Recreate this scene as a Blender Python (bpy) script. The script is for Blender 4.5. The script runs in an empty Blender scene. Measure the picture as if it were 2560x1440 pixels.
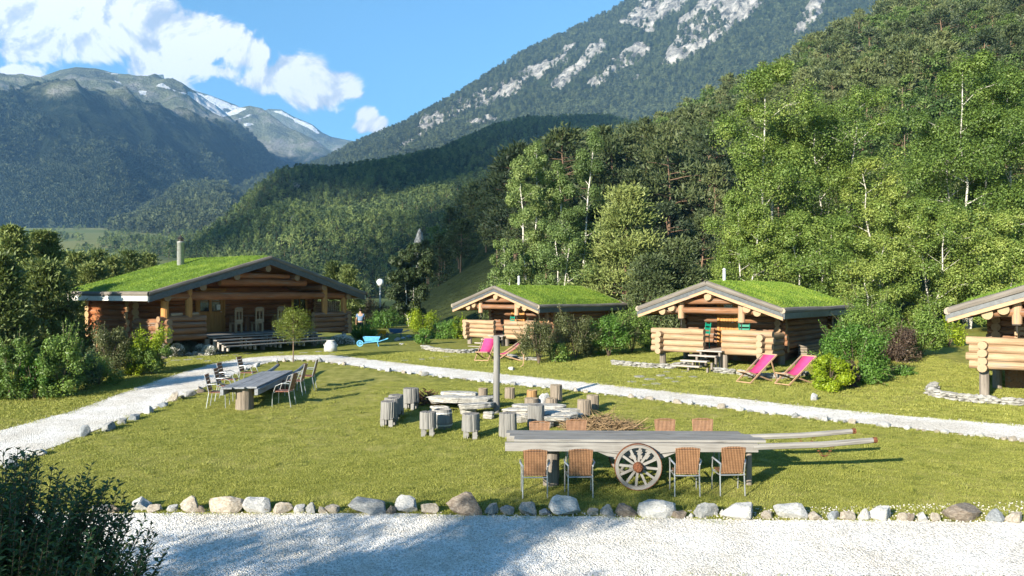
import bpy, math, random
import numpy as np
from mathutils import Vector, Matrix
PI = math.pi
rng = np.random.default_rng(7)
random.seed(7)
scn = bpy.context.scene
col = scn.collection
F = 2009.0          # focal length in pixels of the 2560 wide photograph
HOR = 730.0         # eye level row
SH = Vector((0.616, 0.788, 0)).normalized()      # direction shadows fall
EL = math.radians(19)
SUN = Vector((-SH.x*math.cos(EL), -SH.y*math.cos(EL), math.sin(EL)))   # towards the sun

# ------------------------------------------------------------ noise
def _hash(ix, iy, seed):
    h = (ix.astype(np.int64)*374761393 + iy.astype(np.int64)*668265263 + seed*1442695041) & 0x7fffffff
    h = ((h ^ (h >> 13))*1274126177) & 0x7fffffff
    return ((h ^ (h >> 16)) & 0xffff)/65535.0
def vnoise(x, y, seed=0):
    ix = np.floor(x); iy = np.floor(y); fx = x-ix; fy = y-iy
    fx = fx*fx*(3-2*fx); fy = fy*fy*(3-2*fy)
    a = _hash(ix, iy, seed); b = _hash(ix+1, iy, seed); c = _hash(ix, iy+1, seed); d = _hash(ix+1, iy+1, seed)
    return (a*(1-fx)+b*fx)*(1-fy)+(c*(1-fx)+d*fx)*fy
def fbm(x, y, seed=0, oct=4, ridge=False):
    s = 0; amp = .5; tot = 0
    for o in range(oct):
        n = vnoise(x*2**o+o*17.3, y*2**o-o*9.1, seed+o)
        if ridge: n = 1-abs(2*n-1)
        s = s+amp*n; tot += amp; amp *= .5
    return s/tot
def sstep(a, b, x):
    t = np.clip((x-a)/(b-a), 0, 1); return t*t*(3-2*t)

# ------------------------------------------------------------ garden ground
def Gv(x, y):
    x = np.asarray(x, float); y = np.asarray(y, float)
    k = 3.0
    m = -np.log(np.exp(-np.clip(y, -200, 400)/k)+math.exp(-32/k))*k      # soft min(y, 32)
    z = -4.73+.065*m+.025*np.clip(x, 0, 22)
    far = np.clip(y-70, 0, None)
    u = x/np.maximum(y, 1); vm_ = sstep(-.29, -.37, u)
    left = sstep(30, -60, x-.0*y)
    z = z+(far*.056*sstep(0, 90, far)+.047*np.clip(y-600, 0, 1e5))*vm_
    z = z-3.5*sstep(-17, -34, x)*sstep(24, 40, y)*(1-sstep(60, 200, y))
    return z
def G(x, y): return float(Gv(x, y))
def gp(px, py, dz=0.0):
    """ground point seen at a pixel"""
    u = (px-1280)/F; e = (HOR-py)/F
    lo, hi = 3.0, 90.0
    for _ in range(50):
        m = (lo+hi)/2
        if e*m < G(u*m, m)+dz: hi = m
        else: lo = m
    y = (lo+hi)/2
    return Vector((u*y, y, G(u*y, y)+dz))
def at(px, py, y): return Vector(((px-1280)/F*y, y, (HOR-py)/F*y))

# ------------------------------------------------------------ mesh builder
class MB:
    def __init__(s): s.V = []; s.G = []; s.E = []; s.F = []; s.n = 0; s.off = random.random()*50
    def add(s, V, faces, g=None, e=None):
        V = np.asarray(V, float).reshape(-1, 3); k = len(V)
        s.V.append(V)
        s.G.append(np.asarray(g, float).reshape(-1, 3) if g is not None else V)
        s.E.append(np.full(k, 0.0) if e is None else np.broadcast_to(np.asarray(e, float), (k,)))
        if isinstance(faces, np.ndarray): s.F.append(faces+s.n)
        else:
            by = {}
            for f in faces: by.setdefault(len(f), []).append(f)
            for fs in by.values(): s.F.append(np.array(fs, dtype=np.int64)+s.n)
        s.n += k
        return s
    def box(s, c, size, rz=0, M=None, e=0):
        hx, hy, hz = [q/2 for q in size]
        P = np.array([(x, y, z) for x in (-hx, hx) for y in (-hy, hy) for z in (-hz, hz)])
        g = P.copy(); ax = int(np.argmax(size))
        g = g[:, [ax, (ax+1) % 3, (ax+2) % 3]]+random.random()*40
        if M is None: M = Matrix.Rotation(rz, 3, 'Z')
        P = P @ np.array(M.to_3x3()).T+np.array(c)
        return s.add(P, [(0, 1, 3, 2), (4, 6, 7, 5), (0, 4, 5, 1), (2, 3, 7, 6), (0, 2, 6, 4), (1, 5, 7, 3)], g, e)
    def bar(s, p0, p1, w, h, up=(0, 0, 1), e=0):
        p0 = Vector(p0); p1 = Vector(p1); d = p1-p0; L = d.length; d.normalize()
        up = Vector(up); sd = d.cross(up)
        if sd.length < 1e-4: sd = d.cross(Vector((1, 0, 0)))
        sd.normalize(); u2 = sd.cross(d)
        M = Matrix((d, sd, u2)).transposed()
        return s.box((p0+p1)/2, (L, w, h), M=M, e=e)
    def tube(s, pts, rad, seg=8, caps=True, wob=0.0, e=0):
        pts = [Vector(p) for p in pts]; n = len(pts)
        if not hasattr(rad, '__len__'): rad = [rad]*n
        a0 = random.random()*6; off = random.random()*60
        V = []; Gc = []; L = 0
        prev = None
        for i, p in enumerate(pts):
            d = (pts[min(i+1, n-1)]-pts[max(i-1, 0)]).normalized()
            if prev is None:
                sd = d.cross(Vector((0, 0, 1)))
                if sd.length < .05: sd = d.cross(Vector((1, 0, 0)))
            else: sd = prev-d*prev.dot(d)
            sd.normalize(); prev = sd; u = sd.cross(d)
            if i: L += (p-pts[i-1]).length
            for k in range(seg):
                a = 2*PI*k/seg
                r = rad[i]*(1+wob*math.sin(a*2+a0+i*.7)+wob*random.uniform(-.6, .6))
                V.append(p+sd*math.cos(a)*r+u*math.sin(a)*r)
                Gc.append((L+off, math.cos(a)*r*3+off, math.sin(a)*r*3))
        fs = [(i*seg+k, i*seg+(k+1) % seg, (i+1)*seg+(k+1) % seg, (i+1)*seg+k) for i in range(n-1) for k in range(seg)]
        s.add(V, fs, Gc, e)
        if caps:
            for i in (0, n-1):
                ring = V[i*seg:(i+1)*seg]; c = pts[i]
                gg = [(q-c) for q in ring]
                # end grain: flat ring coordinates
                P = list(ring)+[c]
                gc = [(off, (q-c).length*1.0, 0) for q in P]
                s.add(P, [((k+1) % seg, k, seg) if i == 0 else (k, (k+1) % seg, seg) for k in range(seg)], gc, 1.0)
        return s
    def log(s, p0, p1, r, seg=10, n=5, wob=.05):
        p0 = Vector(p0); p1 = Vector(p1)
        pts = [p0.lerp(p1, i/(n-1))+(Vector((random.uniform(-1, 1), random.uniform(-1, 1), random.uniform(-1, 1)))*r*.07 if 0 < i < n-1 else Vector()) for i in range(n)]
        return s.tube(pts, [r*random.uniform(.95, 1.05) for _ in pts], seg, True, wob)
    def lathe(s, c, prof, seg=20, e=0):
        V = []; c = Vector(c)
        for r, z in prof:
            for k in range(seg):
                a = 2*PI*k/seg; V.append(c+Vector((r*math.cos(a), r*math.sin(a), z)))
        n = len(prof)
        fs = [(i*seg+k, i*seg+(k+1) % seg, (i+1)*seg+(k+1) % seg, (i+1)*seg+k) for i in range(n-1) for k in range(seg)]
        fs.append(tuple(range(seg))[::-1]); fs.append(tuple((n-1)*seg+k for k in range(seg)))
        return s.add(V, fs, [(v.z*1., v.x, v.y) for v in V], e)
    def prism(s, poly, axis_vec):
        n = len(poly); P = [Vector(p) for p in poly]; A = Vector(axis_vec)
        V = P+[p+A for p in P]
        fs = [tuple(range(n))[::-1], tuple(range(n, 2*n))]+[(i, (i+1) % n, n+(i+1) % n, n+i) for i in range(n)]
        return s.add(V, fs)
    def leaves(s, C, size, up=.35, outc=None, aspect=.55, fold=.15, jitter=.35):
        """rhombic leaves at points C (n,3)"""
        n = len(C)
        if n == 0: return s
        N = rng.normal(size=(n, 3)); 
        if outc is not None:
            o = C-outc; o /= (np.linalg.norm(o, axis=1, keepdims=True)+1e-6); N = N*.55+o
        N[:, 2] += up
        N /= np.linalg.norm(N, axis=1, keepdims=True)
        T = rng.normal(size=(n, 3)); T -= (T*N).sum(1, keepdims=True)*N; T /= np.linalg.norm(T, axis=1, keepdims=True)
        B = np.cross(N, T)
        sz = size*(1+jitter*rng.uniform(-1, 1, (n, 1)))
        V = np.stack([C-T*sz*.5, C+B*sz*aspect*.5+N*sz*fold, C+T*sz*.5, C-B*sz*aspect*.5+N*sz*fold], 1).reshape(-1, 3)
        f = (np.arange(n)*4)[:, None]+np.array([0, 1, 2, 3])[None]
        s.add(V, f, None, np.repeat(rng.random(n), 4)); return s
    def needles(s, C, D, size, w):
        """thin flat sprigs at C pointing along D"""
        n = len(C)
        D = D/(np.linalg.norm(D, axis=1, keepdims=True)+1e-9)
        R = rng.normal(size=(n, 3)); B = np.cross(D, R); B /= (np.linalg.norm(B, axis=1, keepdims=True)+1e-9)
        sz = size*rng.uniform(.6, 1.35, (n, 1))
        V = np.stack([C-B*w*.25, C+D*sz*.45+B*w*.6, C+D*sz, C+D*sz*.45-B*w*.6], 1).reshape(-1, 3)
        f = (np.arange(n)*4)[:, None]+np.array([0, 1, 2, 3])[None]
        s.add(V, f, None, np.repeat(rng.random(n), 4)); return s
    def mesh(s, name, mat, smooth=True):
        me = bpy.data.meshes.new(name)
        V = np.concatenate(s.V); me.vertices.add(len(V)); me.vertices.foreach_set('co', V.ravel())
        li = np.concatenate([f.ravel() for f in s.F]); ls = np.concatenate([np.full(len(f), f.shape[1]) for f in s.F])
        me.loops.add(len(li)); me.loops.foreach_set('vertex_index', li.astype(np.int32))
        me.polygons.add(len(ls)); st = np.concatenate([[0], np.cumsum(ls)[:-1]])
        me.polygons.foreach_set('loop_start', st.astype(np.int32))
        try: me.polygons.foreach_set('loop_total', ls.astype(np.int32))
        except Exception: pass
        me.update(calc_edges=True)
        a = me.attributes.new('g', 'FLOAT_VECTOR', 'POINT'); a.data.foreach_set('vector', np.concatenate(s.G).ravel())
        a = me.attributes.new('e', 'FLOAT', 'POINT'); a.data.foreach_set('value', np.concatenate(s.E).ravel())
        me.polygons.foreach_set('use_smooth', np.full(len(ls), smooth))
        if mat: me.materials.append(mat)
        return me
    def build(s, name, mat, parent=None, smooth=False):
        o = bpy.data.objects.new(name, s.mesh(name, mat, smooth)); col.objects.link(o)
        if parent: o.parent = parent
        return o

def tag(o, label=None, cat=None, group=None, kind=None):
    if label: o['label'] = label
    if cat: o['category'] = cat
    if group: o['group'] = group
    if kind: o['kind'] = kind
    return o
def empty(name, loc, rz=0, label=None, cat=None, group=None):
    o = bpy.data.objects.new(name, None); col.objects.link(o); o.location = loc; o.rotation_euler = (0, 0, rz); o.empty_display_size = .1
    return tag(o, label, cat, group)
def copy_tree(o, parent=None):
    c = o.copy(); col.objects.link(c); c.parent = parent
    for ch in list(o.children): copy_tree(ch, c)
    return c

# ------------------------------------------------------------ materials
MATS = {}
def newmat(name):
    m = bpy.data.materials.new(name); m.use_nodes = True; nt = m.node_tree; nt.nodes.clear()
    out = nt.nodes.new('ShaderNodeOutputMaterial'); MATS[name] = m
    return m, nt, out
class NB:
    """small node helper"""
    def __init__(s, nt): s.nt = nt
    def n(s, t, **k):
        o = s.nt.nodes.new(t)
        for a, b in k.items(): setattr(o, a, b)
        return o
    def l(s, a, b): s.nt.links.new(a, b)
    def val(s, x, sock):
        if hasattr(x, 'is_linked') or hasattr(x, 'links'): s.l(x, sock)
        else: sock.default_value = x
    def math(s, op, a, b=0.0, c=0.0, clamp=False):
        o = s.n('ShaderNodeMath', operation=op); o.use_clamp = clamp
        s.val(a, o.inputs[0]); s.val(b, o.inputs[1])
        if op in ('MULTIPLY_ADD', 'SMOOTH_MAX', 'SMOOTH_MIN'): s.val(c, o.inputs[2])
        return o.outputs[0]
    def vm(s, op, a, b=None, c=None):
        o = s.n('ShaderNodeVectorMath', operation=op); s.val(a, o.inputs[0])
        if b is not None: s.val(b, o.inputs[1])
        if c is not None: s.val(c, o.inputs[2])
        return o.outputs['Value'] if op in ('LENGTH', 'DOT_PRODUCT', 'DISTANCE') else o.outputs[0]
    def noise(s, vec, scale, detail=4, rough=.55, dist=0, color=False):
        o = s.n('ShaderNodeTexNoise'); s.l(vec, o.inputs['Vector']); o.inputs['Scale'].default_value = scale
        o.inputs['Detail'].default_value = detail; o.inputs['Roughness'].default_value = rough; o.inputs['Distortion'].default_value = dist
        return o.outputs['Color' if color else 'Fac']
    def vor(s, vec, scale, feat='F1', out='Distance', rand=1):
        o = s.n('ShaderNodeTexVoronoi', feature=feat); s.l(vec, o.inputs['Vector']); o.inputs['Scale'].default_value = scale
        o.inputs['Randomness'].default_value = rand
        return o.outputs[out]
    def ramp(s, fac, stops):
        o = s.n('ShaderNodeValToRGB'); s.val(fac, o.inputs[0]); el = o.color_ramp.elements
        while len(el) < len(stops): el.new(.5)
        for e, (p, c) in zip(el, stops): e.position = p; e.color = tuple(c)+((1,) if len(c) == 3 else ())
        return o.outputs[0]
    def mix(s, f, a, b, mode='MIX'):
        o = s.n('ShaderNodeMix', data_type='RGBA', blend_type=mode)
        s.val(f, o.inputs[0])
        for x, k in ((a, 6), (b, 7)):
            if isinstance(x, (tuple, list)): o.inputs[k].default_value = tuple(x)+((1,) if len(x) == 3 else ())
            else: s.l(x, o.inputs[k])
        return o.outputs[2]
    def bump(s, h, strength=.5, dist=.02, normal=None):
        o = s.n('ShaderNodeBump'); s.l(h, o.inputs['Height']); o.inputs['Strength'].default_value = strength; o.inputs['Distance'].default_value = dist
        if normal is not None: s.l(normal, o.inputs['Normal'])
        return o.outputs[0]
    def bsdf(s, color, rough=.8, spec=.3, metal=0, normal=None):
        o = s.n('ShaderNodeBsdfPrincipled')
        if isinstance(color, (tuple, list)): o.inputs['Base Color'].default_value = tuple(color)+((1,) if len(color) == 3 else ())
        else: s.l(color, o.inputs['Base Color'])
        s.val(rough, o.inputs['Roughness']); o.inputs['Specular IOR Level'].default_value = spec; o.inputs['Metallic'].default_value = metal
        if normal is not None: s.l(normal, o.inputs['Normal'])
        return o.outputs[0]
    def attr(s, name, out='Vector'):
        o = s.n('ShaderNodeAttribute'); o.attribute_name = name; return o.outputs[out]
    def obj(s): return s.n('ShaderNodeTexCoord').outputs['Object']
    def pos(s): return s.n('ShaderNodeNewGeometry').outputs['Position']
    def rand(s): return s.n('ShaderNodeObjectInfo').outputs['Random']

def plain(name, c, rough=.6, metal=0, spec=.4, var=.12, sc=9):
    m, nt, out = newmat(name); b = NB(nt)
    n = b.noise(b.obj(), sc, 5)
    c2 = tuple(max(0, q*(1-var*2)) for q in c); c1 = tuple(min(1, q*(1+var)) for q in c)
    cc = b.ramp(n, [(.3, c2), (.7, c1)])
    nrm = b.bump(b.noise(b.obj(), sc*6, 3), .15, .01)
    b.l(b.bsdf(cc, rough, spec, metal, nrm), out.inputs[0]); return m
def wood(name, dark, light, end, grey=None, greyamt=0.0, rough=.7, scale=1.0, sat=.12, crack=.5):
    """wood grain along attribute g.x, rings on ends (attribute e=1)"""
    m, nt, out = newmat(name); b = NB(nt)
    g = b.attr('g')
    gs = b.vm('MULTIPLY', g, (.7*scale, 9*scale, 9*scale))
    grain = b.noise(gs, 2.2, 6, .62)
    big = b.noise(b.vm('MULTIPLY', g, (.8, .9, .9)), 1.3, 3)
    f = b.math('MULTIPLY_ADD', big, .5, b.math('MULTIPLY', grain, .62))
    c = b.ramp(f, [(.3, dark), (.75, light)])
    if grey is not None:
        gm = b.noise(b.vm('MULTIPLY', g, (.35, 2.2, 2.2)), 2.3, 5)
        gm = b.ramp(gm, [(.62-greyamt*.5, (0, 0, 0)), (.74-greyamt*.4, (1, 1, 1))])
        c = b.mix(gm, c, b.mix(grain, tuple(q*.6 for q in grey), grey))
    cr = b.noise(b.vm('MULTIPLY', g, (.5, 14, 14)), 1.7, 2)
    crk = b.ramp(cr, [(.30, (0, 0, 0)), (.36, (1, 1, 1))])
    c = b.mix(b.math('MULTIPLY', b.math('SUBTRACT', 1.0, crk), crack), c, tuple(q*.2 for q in dark))
    knot = b.ramp(b.noise(b.vm('MULTIPLY', g, (2.2, 6, 6)), 1.1, 2), [(.70, (1, 1, 1)), (.76, (.55, .5, .45))]); c = b.mix(1.0, c, knot, 'MULTIPLY')
    rings = b.n('ShaderNodeTexWave', wave_type='BANDS', bands_direction='Y'); b.l(g, rings.inputs['Vector']); rings.inputs['Scale'].default_value = 16; rings.inputs['Distortion'].default_value = 3
    ec = b.mix(rings.outputs['Fac'], tuple(q*.72 for q in end), end)
    ec = b.mix(b.math('MULTIPLY', b.noise(b.pos(), 14, 3), .5), ec, tuple(q*.5 for q in end))
    c = b.mix(b.attr('e', 'Fac'), c, ec)
    nrm = b.bump(b.math('ADD', grain, b.math('MULTIPLY', crk, .5)), .5, .02)
    b.l(b.bsdf(c, rough, .25, 0, nrm), out.inputs[0]); return m
def leafmat(name, c1, c2, c3, trans=.3, rough=.5, vs=.6, tint=.25):
    """foliage: colour per leaf (e), per clump (noise) and per plant (object random)"""
    m, nt, out = newmat(name); b = NB(nt)
    e = b.attr('e', 'Fac'); big = b.noise(b.obj(), vs, 3); r = b.rand()
    f = b.math('ADD', b.math('MULTIPLY', e, .24), b.math('MULTIPLY', big, .8))
    f = b.math('ADD', f, b.math('MULTIPLY_ADD', r, tint, -tint*.5))
    c = b.ramp(f, [(.25, c1), (.52, c2), (.82, c3)])
    p = b.bsdf(c, rough, .35)
    t = b.n('ShaderNodeBsdfTranslucent'); b.l(b.mix(.35, c, (c3[0]*1.2, c3[1]*1.3, c3[2]*.6)), t.inputs[0])
    mx = b.n('ShaderNodeMixShader'); mx.inputs[0].default_value = trans; b.l(p, mx.inputs[1]); b.l(t.outputs[0], mx.inputs[2])
    b.l(mx.outputs[0], out.inputs[0]); return m

M_log = wood('log_pale', (0.1653, 0.09159, 0.04252), (0.3635, 0.2653, 0.1701), (0.3416, 0.2527, 0.1624), (0.2314, 0.2085, 0.1855), .10, crack=.7)
M_logd = wood('log_red', (0.096, 0.0304, 0.0112), (0.32, 0.124, 0.048), (0.4, 0.264, 0.136), (0.24, 0.176, 0.128), .12, crack=.7)
M_logm = wood('log_brown', (0.084, 0.03697, 0.0171), (0.252, 0.1275, 0.06413), (0.276, 0.1849, 0.1069), (0.198, 0.1658, 0.1425), .2, crack=.7)
M_plank = wood('golden_plank', (0.225, 0.0975, 0.02625), (0.4125, 0.2025, 0.06375), (0.375, 0.225, 0.0975), crack=.2)
M_cut = wood('bright_timber', (0.243, 0.1425, 0.0756), (0.378, 0.2565, 0.1638), (0.3564, 0.2565, 0.1575), (0.216, 0.1881, 0.1701), .1, crack=.3)
M_grey = wood('weathered_plank', (0.1058, 0.09687, 0.08961), (0.2487, 0.2435, 0.2312), (0.1587, 0.1439, 0.1271), crack=.7)
M_greyl = wood('weathered_stump', (0.07949, 0.07747, 0.07387), (0.2058, 0.2035, 0.1961), (0.1871, 0.1744, 0.158), crack=.9)
M_stump = wood('split_stump', (0.0952, 0.07498, 0.05544), (0.224, 0.1903, 0.154), (0.308, 0.2422, 0.1602), crack=.8)
M_step = wood('pale_step', (0.204, 0.174, 0.15), (0.372, 0.342, 0.312), (0.3, 0.252, 0.204), crack=.4)
M_dpost = wood('dark_post', (.07, .06, .05), (.23, .2, .17), (.3, .26, .2), crack=.6)
M_trough = wood('grey_fascia', (0.07405, 0.06336, 0.05346), (0.1683, 0.1521, 0.1336), (0.101, 0.0824, 0.06534), crack=.5)
M_bark = wood('pine_bark', (.07, .045, .03), (.22, .14, .09), (.3, .2, .1), crack=.6, scale=.6)
M_bark2 = wood('shrub_bark', (.06, .045, .03), (.16, .12, .085), (.3, .2, .1), crack=.4)
M_slate = plain('fascia_metal', (0.06, 0.069, 0.078), .45, .0, .5, .2)
M_metal = plain('galvanised_metal', (.55, .56, .57), .45, .35, .5, .1)
M_alu = plain('aluminium_tube', (0.375, 0.39, 0.405), .3, .6, .5, .06)
M_dark = plain('dark_iron', (.05, .045, .04), .5, .5, .4, .2)
M_rust = plain('rusty_iron', (.15, .06, .03), .8, .2, .2, .4, 40)
M_glass = plain('window_glass', (.02, .022, .025), .06, 0, .8, .05)
M_pink = plain('pink_canvas', (.46, .045, .15), .8, 0, .2, .07)
M_teal = plain('green_paint', (0, 0.16, 0.104), .45, 0, .4, .1)
M_blue = plain('blue_paint', (.10, .36, .60), .5, 0, .4, .18)
M_orange = plain('orange_paint', (.72, .33, .02), .5, 0, .4, .15)
M_white = plain('white_paint', (0.555, 0.555, 0.525), .6, 0, .3, .1)
M_globe = plain('opal_globe', (.80, .80, .78), .25, 0, .5, .03)
M_brownpl = plain('brown_slats', (0.16, 0.06, 0.032), .5, 0, .4, .25, 20)
def rattan():
    m, nt, out = newmat('rattan'); b = NB(nt); o = b.obj()
    sp = b.n('ShaderNodeSeparateXYZ'); b.l(o, sp.inputs[0])
    rib = b.math('SINE', b.math('MULTIPLY', sp.outputs[0], 210.0)); wv = b.math('SINE', b.math('ADD', b.math('MULTIPLY', sp.outputs[2], 190.0), b.math('MULTIPLY', rib, 2.0)))
    f = b.math('ADD', b.math('MULTIPLY_ADD', rib, .3, .5), b.math('MULTIPLY', wv, .16))
    f = b.math('ADD', f, b.math('MULTIPLY_ADD', b.noise(o, 9, 4), .5, -.25))
    c = b.ramp(f, [(.15, (.03, .012, .006)), (.45, (.15, .07, .032)), (.9, (.33, .19, .10))])
    b.l(b.bsdf(c, .45, .4, 0, b.bump(f, .8, .012)), out.inputs[0]); return m
M_rattan = rattan()
def rock(name, a, bb, c):
    m, nt, out = newmat(name); b = NB(nt); o = b.obj(); r = b.rand()
    v = b.vm('ADD', o, b.vm('SCALE', b.n('ShaderNodeObjectInfo').outputs['Location'], None)) if False else o
    n1 = b.noise(v, 4.5, 7, .65, .8); n2 = b.noise(b.vm('MULTIPLY', v, (2, 2, 14)), 2.5, 4, .6, 1.2)
    cc = b.ramp(b.math('ADD', b.math('MULTIPLY', n1, .6), b.math('MULTIPLY', n2, .4)), [(.36, a), (.52, bb), (.66, c)])
    cc = b.mix(b.math('MULTIPLY', b.ramp(b.noise(v, 22, 4), [(.55, (0, 0, 0)), (.7, (1, 1, 1))]), .4), cc, tuple(q*.5 for q in a))
    b.l(b.bsdf(cc, .85, .25, 0, b.bump(b.math('ADD', n1, b.math('MULTIPLY', n2, .6)), .9, .05)), out.inputs[0]); return m
M_rock = {'white': rock('white_rock', (0.2831, 0.2917, 0.2917), (0.4719, 0.4719, 0.4633), (0.6178, 0.6092, 0.592)), 'grey': rock('grey_rock', (0.1373, 0.1459, 0.1459), (0.2831, 0.2917, 0.2917), (0.4462, 0.4462, 0.429)),
          'tan': rock('tan_rock', (0.2231, 0.1853, 0.1394), (0.4118, 0.3707, 0.311), (0.5491, 0.5282, 0.4826)), 'brown': rock('brown_rock', (0.1115, 0.0858, 0.06435), (0.2317, 0.193, 0.1544), (0.3604, 0.326, 0.2746)),
          'blue': rock('blue_rock', (0.1459, 0.163, 0.1802), (0.2917, 0.3175, 0.3432), (0.4633, 0.4891, 0.5148))}
M_slab = rock('slab_stone', (0.155, 0.155, 0.1426), (0.2852, 0.279, 0.2604), (0.4092, 0.403, 0.372))

L_birch = leafmat('birch_leaf', (0.0571, 0.1063, 0.02568), (0.1326, 0.2044, 0.04109), (0.2755, 0.3271, 0.07704), .35)
L_birch2 = leafmat('birch_leaf_grey', (0.06711, 0.1105, 0.03902), (0.1437, 0.2125, 0.06503), (0.278, 0.3402, 0.1193), .35)
L_pine = leafmat('pine_needle', (0.02298, 0.03921, 0.0177), (0.05746, 0.0805, 0.02831), (0.1091, 0.1291, 0.046), .12, .6, .35, .5)
L_pine2 = leafmat('young_pine_needle', (0.05145, 0.077, 0.02464), (0.1103, 0.147, 0.0385), (0.1985, 0.231, 0.0693), .15, .6)
L_dec = leafmat('hill_broadleaf', (0.03575, 0.07282, 0.02074), (0.07405, 0.1275, 0.02873), (0.1277, 0.1882, 0.04788), .3, .6, .35, .5)
L_far = leafmat('far_needle', (0.03801, 0.06739, 0.02592), (0.07601, 0.115, 0.03703), (0.1309, 0.1745, 0.05183), .05, .8, .1, .9)
L_bush = leafmat('shrub_leaf', (0.04629, 0.09299, 0.01725), (0.1041, 0.1756, 0.03163), (0.1967, 0.279, 0.05463), .25, .5, 1.2)
L_olive = leafmat('olive_leaf', (0.045, 0.055, 0.018), (0.085, 0.1, 0.035), (0.15, 0.16, 0.065), .25, .5, 1.5)
L_yel = leafmat('golden_leaf', (.10, .16, .008), (.21, .29, .012), (.34, .40, .02), .35, .5, 1.5)
L_mid = leafmat('fresh_leaf', (.04, .10, .014), (.08, .17, .025), (.13, .24, .04), .3, .5, 1.5)
L_purple = leafmat('purple_leaf', (.03, .022, .018), (.06, .04, .03), (.10, .075, .045), .15, .5, 1.5)
L_dark = leafmat('privet_leaf', (0.0252, 0.05313, 0.021), (0.05544, 0.1087, 0.0378), (0.126, 0.2053, 0.0735), .2, .35, 2.0)
L_flower = leafmat('white_blossom', (.5, .52, .5), (.72, .73, .70), (.82, .82, .8), .2, .7, 3)
L_iris = leafmat('sword_leaf', (.06, .13, .02), (.12, .22, .04), (.2, .32, .06), .3, .5, 3)
L_lav = leafmat('lavender_leaf', (.06, .08, .05), (.12, .14, .09), (.17, .16, .16), .2, .6, 3)
L_grass = leafmat('grass_blade', (0.1236, 0.1522, 0.02937), (0.2226, 0.2392, 0.04407), (0.3461, 0.3407, 0.0918), .3, .6, .25, .35)
L_turf = leafmat('turf_blade', (0.07763, 0.1455, 0.01495), (0.1553, 0.2513, 0.02691), (0.3105, 0.3703, 0.05233), .35, .6, .9, .2)
M_twig = plain('dry_twig', (.12, .065, .035), .8, 0, .2, .4, 30)
M_straw = plain('dry_straw', (0.252, 0.175, 0.098), .8, 0, .2, .4, 30)
def birchbark():
    m, nt, out = newmat('birch_bark'); b = NB(nt); g = b.attr('g')
    n = b.noise(b.vm('MULTIPLY', g, (5, 1.2, 1.2)), 2.2, 4)
    c = b.ramp(n, [(.33, (.04, .035, .03)), (.42, (.36, .345, .31)), (.7, (.52, .50, .46))])
    b.l(b.bsdf(c, .6, .3), out.inputs[0]); return m
M_birch = birchbark()
# ============================================================ camera, light, sky
cam = bpy.data.cameras.new('camera'); camo = bpy.data.objects.new('camera', cam); col.objects.link(camo)
cam.sensor_width = 36; cam.lens = 36*F/2560; cam.clip_start = .1; cam.clip_end = 40000
camo.location = (0, 0, 0); camo.rotation_euler = (PI/2, 0, 0); cam.shift_y = (720-HOR)/2560*-1
cam.shift_y = -(720-HOR)/2560*1.0 if False else (HOR-720)/2560
scn.camera = camo
sl = bpy.data.lights.new('sun', 'SUN'); so = bpy.data.objects.new('sun', sl); col.objects.link(so)
sl.energy = 5.0; sl.angle = math.radians(.5); sl.color = (1.0, .90, .74)
so.rotation_euler = (-SUN).to_track_quat('-Z', 'Y').to_euler()
scn.view_settings.view_transform = 'Standard'; scn.view_settings.look = 'None'; scn.view_settings.exposure = 1.55; scn.view_settings.gamma = 1
scn.cycles.use_denoising = True
scn.cycles.max_bounces = 8; scn.cycles.transparent_max_bounces = 8; scn.cycles.volume_bounces = 0; scn.cycles.diffuse_bounces = 3; scn.cycles.glossy_bounces = 2

w = bpy.data.worlds.new("World"); scn.world = w; w.use_nodes = True
nt = w.node_tree; nt.nodes.clear(); b = NB(nt)
out = b.n('ShaderNodeOutputWorld'); bg = b.n('ShaderNodeBackground'); b.l(bg.outputs[0], out.inputs[0])
sky = b.n('ShaderNodeTexSky', sky_type='NISHITA'); sky.sun_disc = False; sky.sun_elevation = EL
sky.sun_rotation = math.atan2(SUN.x, SUN.y); sky.altitude = 1200; sky.air_density = 1.0; sky.dust_density = .25; sky.ozone_density = 2.5
d = b.n('ShaderNodeTexCoord').outputs['Generated']
sp = b.n('ShaderNodeSeparateXYZ'); b.l(d, sp.inputs[0])
yy = b.math('MAXIMUM', sp.outputs[1], .05)
cb = b.n('ShaderNodeCombineXYZ'); b.l(b.math('DIVIDE', sp.outputs[0], yy), cb.inputs[0]); b.l(b.math('DIVIDE', sp.outputs[2], yy), cb.inputs[1])
p = cb.outputs[0]
nz = b.noise(p, 11, 9, .60, .6); nzc = b.noise(p, 5, 3, .5, .2, True)
pw = b.vm('ADD', p, b.vm('MULTIPLY', b.vm('SUBTRACT', nzc, (.5, .5, .5)), (.05, .04, 0)))
blobs = [(190, 45, 150, 85, 1), (30, 40, 80, 80, .75), (340, 40, 110, 95, 1), (140, 115, 120, 34, .8), (290, 120, 150, 48, .95), (420, 105, 150, 55, .85), (375, 170, 65, 60, 1),
         (520, 110, 110, 52, .8), (620, 145, 70, 45, .8), (565, 185, 80, 26, .6), (690, 200, 90, 38, 1), (740, 190, 85, 50, 1.1), (790, 230, 90, 48, 1.05), (915, 300, 34, 30, 1), (940, 318, 36, 26, 1), (905, 325, 26, 22, .9),
         (40, 185, 65, 22, .8), (425, 200, 55, 38, .95), (250, 20, 180, 60, 1), (640, 205, 60, 25, .8), (880, 245, 30, 14, .6), (500, 245, 30, 14, .5)]
dens = None; 
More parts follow.
